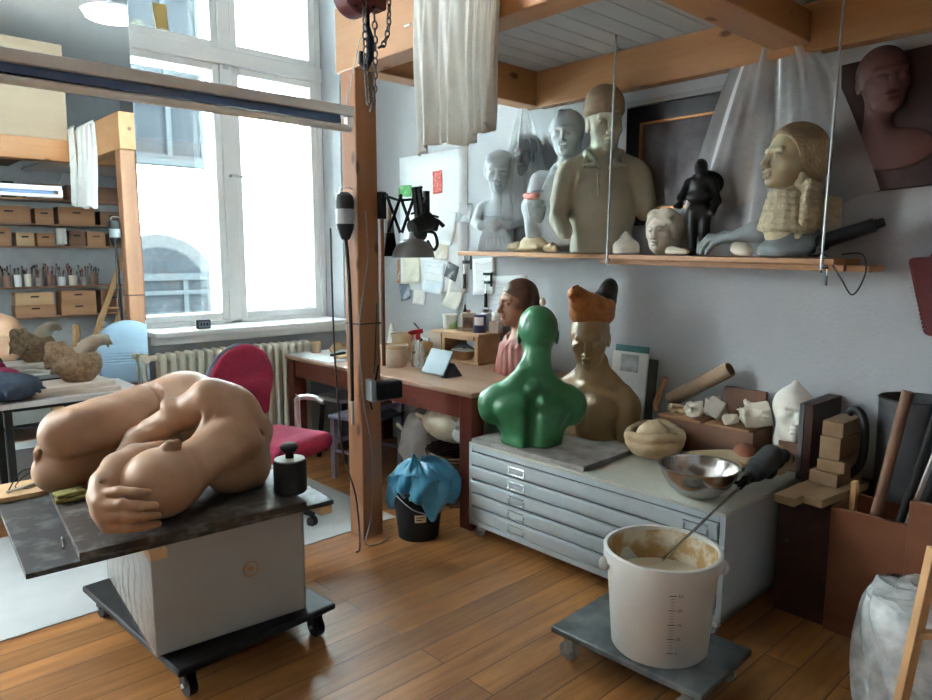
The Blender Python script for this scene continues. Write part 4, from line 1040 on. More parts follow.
# fluorescent fitting
fx = thing('fluorescent_light', 'long unlit fluorescent fitting with a dark blue strip hanging by wires', 'ceiling light', (.62, 2.60, 2.10))
m_alu = mat('grey_aluminium', (.52, .52, .525), (.47, .47, .475), rough=.4, metal=.15, stretch=(.1, 1, 1))
m_navy = mat('navy_blue', (.07, .125, .24), (.08, .14, .27), rough=.35)
MB().box((0, 0, .052), (2.24, .075, .042)).build('housing', m_alu, fx, bevel=.004)
MB().box((-.02, .002, .017), (2.16, .045, .03)).build('middle_strip', m_navy, fx)  # dark blue strip between the housing and the tube
MB().cyl((-1.12, 0, -.014), (1.12, 0, -.014), .0155, seg=20).build('tube', mat('lamp_tube', (.70, .69, .68), rough=.3), fx)
for s in (-1, 1):
    MB().box((s*1.115, 0, .012), (.03, .03, .06)).build('end_holder', m_white, fx)
    MB().tube([(s*1.1, 0, .075), (s*(1.1 if s < 0 else 1.25), .1 if s > 0 else 0, .40 if s > 0 else 1.899)], .0025, seg=6).build('suspension_wire', m_zinc, fx)

# ------------------------------------------------------------------ plan chest
pc = thing('plan_chest', 'pale grey five drawer plan chest on castors by the work table', 'cabinet', (3.04, 1.98, 0))
m_pc = mat('chest_paint', (.42, .47, .49), (.37, .42, .44), rough=.45, scale=3)
m_pctop = mat('chest_top_paint', (.50, .50, .43), (.42, .42, .36), rough=.5, scale=2.2, detail=6)
m_pcg = mat('chest_groove', (.12, .14, .15), rough=.6)
D, L2 = .49, .74
MB().box((0, 0, .532), (D*2, L2*2, .016)).build('top', m_pctop, pc, bevel=.003)
c = MB(); c.box((0, L2-.012, .30), (D*2, .024, .449)).box((0, -L2+.012, .30), (D*2, .024, .449)).box((D-.01, 0, .30), (.02, L2*2-.05, .449)).box((0, 0, .09), (D*2, L2*2, .028)).box((-D+.012, 0, .51), (.024, L2*2-.05, .026))
c.build('carcass', m_pc, pc, bevel=.002)
m_holder = mat('label_holder', (.55, .58, .58), rough=.25, metal=.8)
for k in range(5):
    z0 = .108+k*.0776
    dr = thing('drawer', None, None, (-D+.006, 0, z0)); dr.parent = pc
    o = MB().prism([(0, 0), (-.010, .004), (-.022, .062), (-.020, .072), (0, .072)], (L2-.03)*2, Matrix.Translation((0, L2-.03, 0)) @ Matrix.Rotation(R(90), 4, 'X'))
    o.build('drawer_front', m_pc, dr, bevel=.0015)
    MB().box((.14, 0, .036), (.26, L2*2-.09, .06)).build('drawer_box', m_pcg, dr)
    for y in (.375, -.62):
        h = MB(); r_ = (0, R(14), 0)
        h.box((-.020, y, .055), (.004, .11, .007), rot=r_).box((-.016, y, .015), (.004, .11, .006), rot=r_).box((-.018, y-.052, .035), (.004, .006, .045), rot=r_).box((-.018, y+.052, .035), (.004, .006, .045), rot=r_)
        h.build('label_holder', m_holder, dr)
for sx in (-1, 1):
    for sy in (-1, 1):
        k = MB().box((sx*(D-.05), sy*(L2-.05), .070), (.05, .05, .01)).box((sx*(D-.05), sy*(L2-.05), .052), (.028, .04, .035)).build('castor', m_white, pc)
        MB().cyl((sx*(D-.05)-.014, sy*(L2-.05)+.012, .026), (sx*(D-.05)+.014, sy*(L2-.05)+.012, .026), .026).build('wheel', m_greyplast, k)
ZC_ = .5405
tag(MB().box((0, 0, .012), (.43, .74, .024)).build('board', mat('grey_worn_board', (.16, .15, .14), (.34, .33, .31), rough=.6, scale=9, detail=8), loc=(2.775, 2.335, ZC_), rot=(0, 0, R(2)), bevel=.002), 'worn grey board on the plan chest beneath the two busts', 'board')
ZG = ZC_+.0245

# ------------------------------------------------------------------ busts
def shoulders(S, w=.19, z=.20, r=.07, arm=.165):
    S.ell((0, 0, .13), (w, .115, .17), k=.06).ell((0, -.005, .02), (w*.80, .10, .16), k=.06)
    S.cap((-w*.9, -.01, z), (w*.9, -.01, z), r, k=.06)
    for s in (-1, 1):
        S.ell((s*(w+.028), 0, arm), (.062, .072, .10), rot=(0, s*12, 0), k=.04)
        S.chain([(s*(w-.02), -.015, z+.045), (s*.09, -.03, z+.085), (s*.045, -.02, z+.16)], [.042, .042, .036], k=.05)
m_green = mat('green_glaze', (.022, .125, .045), (.045, .20, .085), rough=.36, scale=4, bump=.06, bscale=18, coat=.15)
g = thing('green_bust', 'green bust seen from behind on the plan chest board', 'sculpture', (2.725, 2.42, ZG), face(2.725, 2.42, 178))
S = SDF(); S.k = .05; shoulders(S, .195, .232, .066, .185)
S.cap((0, -.01, .28), (.02, .02, .47), .070, .066, k=.06)
for s in (-1, 1):
    S.ell((s*.10, -.09, .17), (.062, .035, .085), rot=(0, s*14, 0), k=.05)
    S.cap((s*.05, -.085, .0), (s*.042, -.09, .15), .038, .03, k=.05)
    S.cap((s*.05, -.115, .235), (s*.155, -.075, .20), .022, .022, k=.05)
    S.ell((s*.23, .0, .045), (.05, .06, .04), k=.05, sub=True)
S.cap((0, -.145, .02), (0, -.118, .27), .022, .014, k=.045, sub=True)
S.ell((0, -.085, .305), (.022, .02, .02), k=.04)
head(S, TM((.028, .05, .412), 0, .312, R(-6)), eyes='open')
S.build('torso', m_green, .0058, g, cutz=0)
S = SDF(); S.ell((0, 0, .022), (.0165, .0165, .023))
tag(S.build('egg', mat('egg_shell', (.66, .55, .42), rough=.45), .003, None, (2.775, 2.40, ZG+.722)), 'pale hen egg balanced on the crown of the green bust', 'egg')

m_tanb = mat('tan_clay', (.29, .185, .09), (.36, .24, .125), rough=.38, scale=4, bump=.05, bscale=18)
TX, TY = 3.14, 2.345
g = thing('tan_bust', 'tan bare shouldered bust with closed eyes wearing an orange hen hat', 'sculpture', (TX, TY, ZC_), face(TX, TY, 22))
g.scale = (1.045,)*3
S = SDF(); S.k = .05; shoulders(S, .175, .215, .066, .16)
S.cap((0, -.01, .28), (0, .0, .44), .060, .056, k=.05)
for s in (-1, 1):
    S.ell((s*.085, .085, .165), (.085, .035, .06), k=.05)
    S.cap((s*.02, .075, .275), (s*.15, .045, .255), .014, .014, k=.03)
    S.cap((s*.015, .055, .28), (s*.055, -.02, .42), .016, .016, k=.03)
    S.chain([(s*.205, 0, .17), (s*.215, -.0, .08), (s*.205, .01, .01)], [.058, .05, .045], k=.03)
S.cap((0, .115, .05), (0, .11, .25), .012, .01, k=.04, sub=True)
head(S, TM((0, .035, .385), R(16), .30, R(-9)), eyes='closed')
S.build('torso', m_tanb, .0052, g, cutz=0)
m_or = mat('orange_hen', (.32, .10, .022), (.46, .18, .05), rough=.55, scale=20, bump=.3, bscale=40)
H = TM((.0, .015, .668), R(16+68), 1.2)
S = SDF(); S.k = .03; S.M = H
S.ell((0, 0, -.01), (.115, .092, .06), k=.03)
S.ell((.01, 0, .02), (.11, .08, .06)).chain([(.05, 0, .03), (.105, 0, .058), (.14, 0, .085)], [.062, .044, .032]).ell((.155, 0, .088), (.034, .025, .024))
for s in (-1, 1): S.ell((0, s*.07, .02), (.07, .022, .04), rot=(0, 10, 0), k=.01)
S.build('hen_hat', m_or, .0045, g)
S = SDF(); S.k = .02; S.M = H
for i in range(5): S.ell((-.105-.012*i, 0, .03+.017*i), (.045, .050-.003*i, .05), rot=(0, -30, 0), k=.012)
S.chain([(-.07, 0, .01), (-.10, 0, .045)], [.05, .05])
S.build('hat_tail', mat('black_feathers', (.012, .013, .014), (.03, .03, .03), rough=.5, scale=30, bump=.6, bscale=50), .0045, g)
S = SDF(); S.k = .008; S.M = H
S.cap((.182, 0, .086), (.203, 0, .078), .009, .003).ell((.17, 0, .062), (.008, .006, .012))
for i in range(3): S.ell((.135+i*.016, 0, .114-.002*i), (.011, .006, .013))
S.build('hat_beak_and_comb', mat('hen_red', (.32, .045, .025), rough=.5), .003, g)

m_pskin = mat('pink_flesh', (.36, .17, .105), (.44, .22, .14), rough=.45, scale=6)
m_pdr = mat('pink_drape', (.36, .135, .115), (.44, .18, .155), rough=.7, scale=6)
m_hair = mat('brown_hair', (.085, .035, .022), (.13, .06, .038), rough=.5, scale=30, stretch=(1, 1, .3), bump=.3)
QX, QY = 3.29, 3.02
g = thing('draped_bust', 'brown haired bust in pink drapery looking sideways on the work table', 'sculpture', (QX, QY, ZTB), face(QX, QY, 62))
S = SDF(); S.k = .05
S.ell((0, 0, .11), (.14, .11, .15)).cap((0, -.01, .18), (0, .01, .34), .062, .055)
head(S, TM((0, .03, .31), R(4), .285, R(-2)), eyes='open')
S.build('figure', m_pskin, .0055, g, cutz=0)
S = SDF(); S.k = .03; S.M = TM((0, .03, .31), R(4), .285, R(-2))
S.ell((0, -.10, .68), (.355, .42, .36), k=.05).ell((0, -.30, .48), (.29, .26, .28), k=.08).ell((0, .42, .38), (.31, .30, .36), k=.06, sub=True)
for s in (-1, 1):
    S.ell((s*.30, -.06, .52), (.08, .17, .22), k=.06)
S.ell((0, .0, -.02), (.6, .6, .27), k=.02, sub=True)
S.build('hair', m_hair, .005, g)
S = SDF(); S.k = .025
S.ell((0, -.01, .10), (.205, .14, .175), k=.04).ell((.0, -.02, .21), (.17, .10, .065), k=.04)
for i in range(22):
    a = R(i*360/22); S.chain([(.075*math.cos(a), .065*math.sin(a)-.01, .245), (.165*math.cos(a+.05), .125*math.sin(a+.05)-.01, .17), (.205*math.cos(a+.1), .155*math.sin(a+.1)-.01, .0)], [.010, .017, .02], k=.012)
S.ell((0, .03, .27), (.07, .065, .10), k=.02, sub=True)
S.build('drapery', m_pdr, .005, g, cutz=0)
# ------------------------------------------------------------------ wall shelf
def zs(y): return 1.533+.0175*(y-1.0)
tilt = math.atan(.0175)
sh = thing('hanging_shelf', 'long pine shelf hung on rods below the loft carrying the plaster casts', 'shelf', (3.395, 2.28, zs(2.28)), rot=(tilt, 0, 0))
MB().box((-.015, .06, -.0135), (.335, 2.40, .027)).build('shelf_board', m_pine, sh, bevel=.003)
MB().box((.02, -.5, -.042), (.22, 1.30, .028)).build('lower_board', m_pine, sh, bevel=.003)
MB().box((.02, -1.2, -.042), (.2, .09, .028)).build('end_block', m_pine, sh)
for y in (2.315, 1.19):
    MB().box((-.178, y-2.28, -.030), (.02, .02, .008)).build('rod_nut', m_zinc, sh)
    MB().cyl((-.185, y-2.28, -.05), (-.185, y-2.28, 2.699-zs(2.28)-(y-2.28)*tilt), .0055, seg=10).build('hanging_rod', m_zinc, sh)
def sculpt(name, label, x, y, a, cat='sculpture'): return thing(name, label, cat, (x, y, zs(y)+.004), face(x, y, a))

# child
g = sculpt('child_bust', 'blue grey bust of a child with crossed arms at the shelf end', 3.36, 3.28, 22)
S = SDF(); S.k = .035
S.ell((0, 0, .14), (.125, .085, .19)).ell((0, -.01, .0), (.13, .09, .08)).cap((-.11, 0, .29), (.11, 0, .29), .042).cap((0, 0, .28), (0, .01, .40), .046, .042)
for s in (-1, 1):
    S.chain([(s*.135, 0, .28), (s*.165, .03, .19), (s*.10, .10, .165), (-s*.02, .115, .20)], [.042, .034, .028, .022], k=.012)
    for i in range(3): S.cap((-s*.015, .122, .205-.014*i), (-s*.055, .118, .225-.016*i), .009, .007, k=.004)
S.ell((.0, .095, .17), (.06, .045, .05), k=.02)
for i in range(16):
    x = -.11+.0147*i; S.chain([(x*.6, .105, .16), (x*.9, .09+.01*(i % 2), .08), (x*1.1, .085, .0)], [.010, .013, .016], k=.008)
head(S, TM((0, .02, .375), R(14), .265, R(-6)), eyes='open')
hm = TM((0, .02, .375), R(14), .265, R(-6)); S.M = hm
S.ell((0, -.14, .63), (.385, .44, .415), k=.04).ell((0, -.30, .42), (.30, .26, .28), k=.1)
S.ell((-.12, .16, .88), (.20, .16, .10), rot=(-35, 0, 15), k=.08).ell((.16, .14, .86), (.16, .16, .10), rot=(-35, 0, -20), k=.08)
for s in (-1, 1): S.ell((s*.31, .02, .56), (.08, .14, .22), k=.06)
S.build('cast', m_greyp, .0055, g, cutz=0)

# veiled dark statue behind
g = sculpt('veiled_statue', 'dark statue under a thin plastic veil behind the child bust', 3.42, 3.12, 18)
m_dgrey = mat('dark_grey_cast', (.13, .135, .135), (.21, .215, .215), rough=.6, scale=5)
S = SDF(); S.k = .04
S.ell((0, 0, .15), (.085, .045, .22)).cap((-.08, 0, .40), (.08, 0, .40), .045).cap((0, 0, .3), (0, 0, .48), .05, .045)
head(S, TM((0, -.0, .47), 0, .25), eyes='open', ears=False); S.ell((0, -.03, .65), (.10, .085, .10))
S.build('cast', m_dgrey, .007, g, cutz=0)
def veil(u, v):
    a = 6.283*u; r = .02+.105*min(1, v*1.7)**.8; fl = 1+.10*math.sin(9*a+2*v)+.07*math.sin(17*a+5*v)
    return (r*1.12*fl*math.cos(a)+.02*(1-v), max(-.075, min(.085, r*.75*fl*math.sin(a))), .90-.72*v+.02*math.sin(5*a)*v)
MB().grid(veil, 80, 30, True).build('plastic_veil', plastic_film('veil_film', .45, (.80, .82, .82), 5, .3, .15), g)
tag(MB().tube([(3.46, 3.36, zs(3.4)+.43), (3.47, 3.45, zs(3.4)+.60)], .014).tube([(3.47, 3.45, zs(3.4)+.60), (3.5, 3.50, zs(3.4)+.66)], .014).build('plaster_rod', m_dgrey), 'grey stick rising behind the head of the child bust', 'stick')
tag(MB().box((0, 0, .15), (.02, .22, .33)).build('panel', m_blsh, loc=(3.525, 3.44, zs(3.44)+.004)), 'pale bluish picture panel standing behind the child bust', 'panel')

# woman
g = sculpt('woman_bust', 'tall blue grey bust of a woman in a blouse behind the capped man', 3.41, 2.77, 16)
S = SDF(); S.k = .045
S.ell((.0, 0, .20), (.185, .105, .30)).cap((-.15, 0, .43), (.15, 0, .43), .06).chain([(.17, 0, .43), (.215, .02, .28), (.19, .06, .12)], [.06, .055, .05]).chain([(-.17, 0, .43), (-.21, .0, .28)], [.06, .05])
S.cap((0, 0, .42), (0, .02, .59), .05, .045)
for i in range(16):
    x = -.15+.02*i; S.cap((x*.55, .075, .46), (x*1.1, .10, .28), .012, .008, k=.012)
for s in (-1, 1): S.chain([(s*.075, -.01, .52), (s*.065, .06, .485), (s*.012, .085, .44)], [.018, .022, .014], k=.01)
wm = TM((0, .02, .565), R(4), .275, R(-3)); head(S, wm, eyes='open'); S.M = wm
S.ell((0, -.14, .66), (.375, .43, .37), k=.05).ell((.0, -.28, .25), (.28, .2, .3), k=.08).cap((-.1, .18, .93), (-.32, .06, .60), .07, k=.1).cap((.1, .18, .93), (.32, .06, .60), .07, k=.1)
S.build('cast', m_greyp, .006, g, cutz=0)
fb = tag(bagheap('wrapped_flower', plastic_film('flower_film', .5, (.62, .68, .68), 9), (3.305, 2.905, zs(2.9)+.15), (.14, .17, .25), 31, 'plastic wrapped pink flower held against the tall grey woman bust', 'flower', .007))
tag(SDF().ell((0, 0, 0), (.03, .042, .02)).ell((.0, .04, .01), (.025, .03, .018)).ell((-.01, -.035, .008), (.025, .03, .018)).build('petals', mat('pink_petals', (.62, .16, .13), (.70, .3, .25), rough=.6), .004, fb, (-.055, .0, .185)))

# man in polo shirt
g = sculpt('man_bust', 'olive bust of a man in a polo shirt and knitted cap', 3.322, 2.44, -6)
g.scale = (.93, .93, 1.05)
S = SDF(); S.k = .045
S.ell((0, 0, .24), (.205, .115, .26), k=.05).ell((0, 0, .02), (.19, .11, .16), k=.05).cap((-.17, -.01, .435), (.17, -.01, .435), .066)
for s in (-1, 1): S.chain([(s*.21, -.01, .44), (s*.11, -.02, .475), (s*.06, -.01, .52)], [.045, .045, .04], k=.05)
S.cap((0, -.01, .42), (0, .02, .58), .068, .064)
S.chain([(.215, -.01, .40), (.25, .02, .28)], [.078, .066], k=.03).chain([(.25, .02, .285), (.265, .06, .18), (.235, .105, .125)], [.060, .056, .052], k=.01)
S.cap((.235, .105, .125), (.222, .13, .112), .040, k=.006).cap((.222, .13, .112), (.216, .14, .107), .026, k=.004)
S.chain([(-.215, -.01, .40), (-.255, .0, .27)], [.080, .070], k=.02); S.cap((-.255, .0, .265), (-.256, .0, .225), .054, k=.006)
# collar, placket, folds
for s in (-1, 1):
    S.chain([(s*.085, -.04, .545), (s*.10, .03, .525), (s*.06, .105, .475), (s*.02, .125, .44)], [.020, .022, .020, .014], k=.006)
    S.chain([(s*.10, .04, .52), (s*.115, .115, .455), (s*.06, .125, .455)], [.016, .013, .014], k=.006)
    S.chain([(s*.04, .115, .41), (s*.035, .128, .30)], [.007, .006], k=.008)
    for i in range(3): S.cap((s*(.19-.01*i), .085, .38-.03*i), (s*.12, .11, .30-.03*i), .008, .006, k=.012, sub=True)
    S.cap((s*.15, .10, .12), (s*.18, .07, .03), .008, .006, k=.015, sub=True)
S.cap((0, .128, .43), (0, .132, .29), .006, k=.008, sub=True)
S.cap((0, .11, .46), (0, .085, .53), .03, .03, k=.02, sub=True)
S.cap((0, .03, .44), (0, .04, .58), .056, .058, k=.01)
mm = TM((0, .012, .525), R(11), .31, R(-3)); head(S, mm, eyes='open', ears=True); S.M = mm
S.ell((0, .33, .10), (.10, .06, .08), k=.06)
S.build('figure', m_olive, .006, g, cutz=0)
S = SDF(); S.k = .03; S.M = mm
S.ell((0, -.09, .80), (.385, .47, .36), k=.05).ell((0, -.09, .70), (.39, .47, .12), k=.04)
S.ell((0, .05, .40), (.7, .8, .22), k=.02, sub=True)
S.build('knitted_cap', mat('cap_clay', (.27, .19, .12), (.34, .25, .16), rough=.7, scale=30, bump=.4, bscale=60), .006, g)

# fragments
def frag(name, label, x, y, parts, m=m_clay, cat='cast', h=.005, rz=0, group=None):
    S = SDF(); S.k = .02
    for p in parts:
        if p[0] == 'e': S.ell(p[1], p[2], p[3] if len(p) > 3 else (0, 0, 0), k=p[4] if len(p) > 4 else .015)
        elif p[0] == 'c': S.chain(p[1], p[2], k=p[3] if len(p) > 3 else .012)
        elif p[0] == 's': S.ell(p[1], p[2], k=.012, sub=True)
    o = S.build(name, m, h, None, (x, y, zs(y)+.004), (0, 0, rz), cutz=0); tag(o, label, cat, group); return o
m_cream = mat('cream_cast', (.47, .37, .22), (.57, .47, .31), rough=.65, scale=5, bump=.12)
frag('fist_cast', 'small cream cast of a fist beside the child bust', 3.29, 3.06, [('e', (0, 0, .03), (.04, .05, .035))]+[('c', [(-.035, -.04+.024*i, .04), (-.045, -.04+.024*i, .02)], [.014, .013], .006) for i in range(4)], m_cream)
frag('foot_cast', 'large rounded cream cast lying before the grey woman', 3.29, 2.93, [('e', (0, 0, .045), (.055, .10, .06)), ('e', (0, -.05, .035), (.05, .07, .04)), ('c', [(-.03, .09, .02), (-.05, -.08, .03)], [.02, .015])], m_cream)
frag('toe_cast', 'small cream cast of toes next to the polo shirt bust', 3.28, 2.78, [('e', (0, .02, .025), (.03, .03, .025)), ('e', (0, -.015, .03), (.03, .022, .03)), ('e', (0, -.045, .022), (.025, .016, .02))], m_cream)
o = frag('plaster_cone', 'smooth white plaster cone in front of the polo shirt bust', 3.30, 2.255, [('c', [(0, 0, .01), (0, .005, .085)], [.072, .026], .02), ('e', (0, 0, .035), (.078, .07, .05)), ('c', [(0, 0, .08), (0, .005, .112)], [.03, .010], .02)], m_plasterw)
g = sculpt('child_head_cast', 'pale plaster head of a child resting directly on the shelf', 3.35, 2.065, 28)
S = SDF(); S.k = .03
hm = TM((0, 0, .005), 0, .235, R(4)); head(S, hm, ears=False, neck=.02); S.M = hm
S.ell((0, -.14, .62), (.39, .42, .41), k=.04).ell((0, -.28, .35), (.32, .28, .33), k=.1)
for s in (-1, 1): S.ell((s*.30, .0, .55), (.10, .16, .24), k=.05)
S.ell((-.14, .18, .88), (.22, .17, .11), rot=(-40, 0, 18), k=.06).ell((.18, .16, .86), (.15, .16, .11), rot=(-40, 0, -25), k=.06)
S.cap((.06, .33, .86), (-.28, .22, .68), .04, .05, k=.05).cap((.10, .33, .86), (.30, .18, .66), .035, .05, k=.05)
S.build('cast', m_plaster, .0045, g, cutz=0)
frag('plaster_fragment', 'flat broken plaster piece between the child head and the figurine', 3.29, 1.935, [('e', (0, 0, .015), (.04, .07, .02)), ('e', (.01, .03, .02), (.03, .03, .022)), ('c', [(-.02, -.06, .015), (0, .05, .03)], [.012, .01])], m_plaster)
# figurine
m_brz = mat('dark_bronze', (.02, .019, .02), (.04, .038, .036), rough=.4, metal=.4, scale=9)
g = sculpt('figurine', 'dark bronze standing figurine with outstretched arm and wings', 3.37, 1.865, 10)
S = SDF(); S.k = .02
S.box((0, 0, .012), (.05, .05, .012), rd=.004)
for s in (-1, 1): S.chain([(s*.025, 0, .02), (s*.03, .005, .12), (s*.03, -.0, .22)], [.018, .024, .032])
S.ell((0, 0, .23), (.055, .04, .05)).ell((0, 0, .32), (.06, .042, .085)).cap((-.05, 0, .37), (.05, 0, .37), .025).cap((0, 0, .38), (0, 0, .42), .02).ell((0, .005, .445), (.033, .038, .042))
S.chain([(.065, 0, .36), (.09, .04, .29), (.085, .08, .25), (.1, .10, .245)], [.02, .018, .015, .012]).chain([(-.065, 0, .36), (-.085, .0, .27), (-.07, .03, .21)], [.02, .018, .014])
S.ell((0, .035, .29), (.06, .02, .03)).chain([(.0, .04, .46), (0, .08, .452)], [.018, .006]).ell((-.02, -.03, .36), (.09, .02, .07))
S.build('bronze', m_brz, .0045, g)

# capped woman with braid
CX, CYY = 3.345, 1.385
g = sculpt('capped_bust', 'bust in a knitted cap with thick plaited scarf and outstretched grey hand', CX, CYY, 56)
m_knit = mat('knit_cast', (.40, .33, .21), (.50, .42, .28), rough=.75, scale=40, bump=.5, bscale=90)
m_face = mat('cream_face', (.50, .43, .28), (.57, .50, .34), rough=.5, scale=4)
cm = TM((.0, .035, .305), R(0), .285, R(4))
S = SDF(); S.k = .03
head(S, cm, ears=False, neck=.4); S.build('face', m_face, .0048, g)
S = SDF(); S.k = .02; S.M = cm
S.ell((0, -.13, .66), (.40, .48, .42), k=.03).ell((0, -.35, .40), (.33, .28, .33), k=.1).ell((0, -.58, .66), (.17, .15, .2), k=.06)
S.ell((0, .47, .36), (.6, .50, .56), rot=(-14, 0, 0), k=.03, sub=True).ell((0, .2, -.02), (.8, .8, .22), k=.03, sub=True)
S.build('cap', mat('cap_cast', (.33, .25, .15), (.40, .31, .19), rough=.7, scale=40, bump=.5, bscale=90), .005, g)
S = SDF(); S.k = .008
for i in range(6):
    z = .125+.030*i; r = .128-.009*i
    S.chain([(r*math.cos(6.283*k/16), r*.85*math.sin(6.283*k/16)+.02, z+.012*math.sin(6.283*k/16)) for k in range(17)], [.017]*17, k=.012)
S.cap((0, .02, .12), (0, .0, .27), .10, .075, k=.02)
for i in range(7): S.cap((-.03, -.06, .12+.025*i), (-.075, -.175, .115+.023*i), .020, .018, k=.008)
S.build('ribbed_collar', m_knit, .005, g)
S = SDF(); S.k = .03
S.ell((0, -.02, .06), (.16, .115, .10)).ell((.0, .04, .03), (.13, .10, .06))
S.build('jacket', mat('grey_jacket_cast', (.12, .135, .14), (.18, .195, .20), rough=.6, scale=5), .006, g, cutz=0)
inv = Matrix.Translation(g.location) @ Matrix.Rotation(g.rotation_euler.z, 4, 'Z'); inv = inv.inverted()
S = SDF(); S.k = .012; S.M = inv
bp = spline([V((3.285, 1.29, 1.86)), V((3.262, 1.285, 1.78)), V((3.26, 1.30, 1.69)), V((3.27, 1.325, 1.60))], 3)
for i, p in enumerate(bp):
    S.chain([p+V((.02, -.036, -.006)), p+V((-.012, -.004, .008)), p+V((.012, .034, -.022))], [.017, .022, .016], k=.004)
S.chain([(3.29, 1.305, 1.83), (3.28, 1.335, 1.87), (3.295, 1.325, 1.905), (3.31, 1.295, 1.87)], [.016]*4)
S.chain([(3.27, 1.48, 1.565), (3.262, 1.40, 1.57), (3.28, 1.30, 1.562), (3.33, 1.25, 1.57)], [.02, .026, .026, .022])
S.chain([(3.30, 1.46, 1.575), (3.28, 1.38, 1.60), (3.31, 1.31, 1.59)], [.018, .024, .02])
S.build('plaited_scarf', m_knit, .0045, g)
m_hand = mat('grey_hand_cast', (.20, .225, .23), (.27, .295, .30), rough=.55, scale=6)
S = SDF(); S.k = .012; S.M = inv
S.chain([(3.34, 1.42, 1.66), (3.315, 1.53, 1.665), (3.295, 1.61, 1.645)], [.062, .048, .034], k=.03)
S.ell((3.285, 1.665, 1.630), (.038, .055, .024), k=.02)
for (a, b_, c, d) in (((3.30, 1.70, 1.635), (3.30, 1.765, 1.645), (3.292, 1.805, 1.605), (3.29, 1.812, 1.578)),
                    ((3.283, 1.70, 1.635), (3.278, 1.765, 1.632), (3.268, 1.80, 1.590), (3.265, 1.805, 1.566)),
                    ((3.268, 1.69, 1.630), (3.26, 1.745, 1.622), (3.25, 1.775, 1.582), (3.248, 1.782, 1.560)),
                    ((3.257, 1.675, 1.622), (3.246, 1.715, 1.606), (3.24, 1.74, 1.575), (3.238, 1.746, 1.557))):
    S.chain([a, b_, c, d], [.016, .014, .012, .009], k=.006)
S.chain([(3.315, 1.64, 1.645), (3.325, 1.69, 1.66), (3.32, 1.735, 1.645)], [.019, .016, .011], k=.01)
S.build('hand', m_hand, .004, g)
frag('plaster_fragment', 'rough plaster lump in front of the grey outstretched hand', 3.275, 1.585, [('e', (0, 0, .03), (.035, .05, .035)), ('e', (.01, .03, .04), (.025, .025, .03)), ('e', (-.01, -.03, .02), (.03, .03, .025))], m_plaster)

# tool and clamps at the near end
t = thing('heat_gun', 'black power tool with dangling cable at the near end of the shelf', 'power tool', (3.315, 1.16, zs(1.16)+.008), R(-80))
MB().cyl((-.09, 0, .06), (.13, 0, .135), .034, .03).build('barrel', m_black, t)
MB().cyl((.13, 0, .135), (.165, 0, .147), .022, .018).build('nozzle', m_blackr, t)
MB().tube([(-.06, 0, .07), (-.075, 0, .035), (-.07, 0, .0265)], [.034, .030, .028]).build('grip', m_black, t)
MB().tube([(-.07, 0, .045), (-.10, -.05, .012), (-.04, -.085, .008), (.03, -.10, -.09), (.08, -.10, -.16), (.12, -.09, -.07), (.10, -.06, .01), (.02, -.05, .01)], .0035, smooth=6).build('cable', m_cable, t)
def clamp(label, x, y, z, L_, rx=0):
    t = thing('bar_clamp', label, 'clamp', (x, y, z), rot=(0, 0, rx))
    MB().box((0, 0, -L_/2), (.006, .016, L_)).build('bar', m_iron, t)
    MB().box((-.0, .035, -.012), (.012, .085, .018)).build('fixed_jaw', m_iron, t)
    MB().box((-.0, .03, -.07), (.014, .075, .022)).build('sliding_jaw', m_iron, t)
    MB().cyl((0, .055, -.16), (0, .055, -.03), .005).build('screw', m_steel, t)
    MB().cyl((0, .055, -.25), (0, .055, -.15), .013, .011).build('handle', m_black, t)
clamp('black bar clamp gripping the far end of the pine shelf', 3.27, 3.47, 1.575, .12, R(10))
clamp('black bar clamp hanging on the wall sketch near the draped bust', 3.525, 3.53, 1.43, .10, R(0))
clamp('small black clamp under the near rod of the shelf', 3.225, 1.195, 1.525, .12, R(180)); bpy.data.objects['bar_clamp.002'].scale = (.42,)*3

# behind: framed painting, sheet, plaque
pt = thing('framed_painting', 'dark framed painting with gilt edge behind the casts', 'painting', (XR-.002, 2.0, 2.05))
m_blackf = mat('black_frame', (.014, .014, .016), rough=.35)
f = MB(); w_, h_ = .42, .33
f.box((-.02, 0, h_-.045), (.036, 2*w_, .09)).box((-.02, 0, -h_+.045), (.036, 2*w_, .09)).box((-.02, w_-.045, 0), (.036, .09, 2*h_-.18)).box((-.02, -w_+.045, 0), (.036, .09, 2*h_-.18))
f.build('frame', m_blackf, pt)
f = MB()
for s in (-1, 1): f.box((-.03, 0, s*(h_-.095)), (.02, 2*w_-.18, .012)).box((-.03, s*(w_-.095), 0), (.02, .012, 2*h_-.2))
f.build('gilt_edge', mat('gilt', (.42, .17, .05), (.50, .24, .08), rough=.35, metal=.5), pt)
MB().box((-.016, 0, 0), (.006, 2*w_-.18, 2*h_-.18)).build('canvas', mat('dark_canvas', (.045, .03, .035), (.13, .12, .13), rough=.5, scale=5, detail=5), pt)
tag(MB().box((0, 0, 0), (.03, .90, .03)).build('picture_rail', mat('grey_batten', (.35, .36, .36), rough=.6), loc=(XR-.017, 1.98, 2.405)), 'pale grey batten on the wall above the dark framed painting', 'batten')
def sheetfn(u, v):
    yt = 1.72-.30*u; yb = 2.06-1.0*u
    t = v**.75; y = yt+(yb-yt)*t
    z = 2.60-.05*u-(.98-.25*u*u)*v+.03*math.sin(9*u)*v
    a = .010+.016*v
    x = 3.475-.015*v+a*(math.sin(14*u+2.5*v)+.5*math.sin(29*u-3*v)+.25*math.sin(61*u+4*v)+.3*math.sin(9*v+6*u))*.5
    if v < .12: x -= .0
    return (x, y, z)
tag(MB().grid(sheetfn, 150, 44).build('plastic_sheet', plastic_film('dust_sheet', .50, (.62, .62, .61), 3, .45, .25)), 'milky plastic dust sheet draped from the beam behind the capped bust', 'sheet')
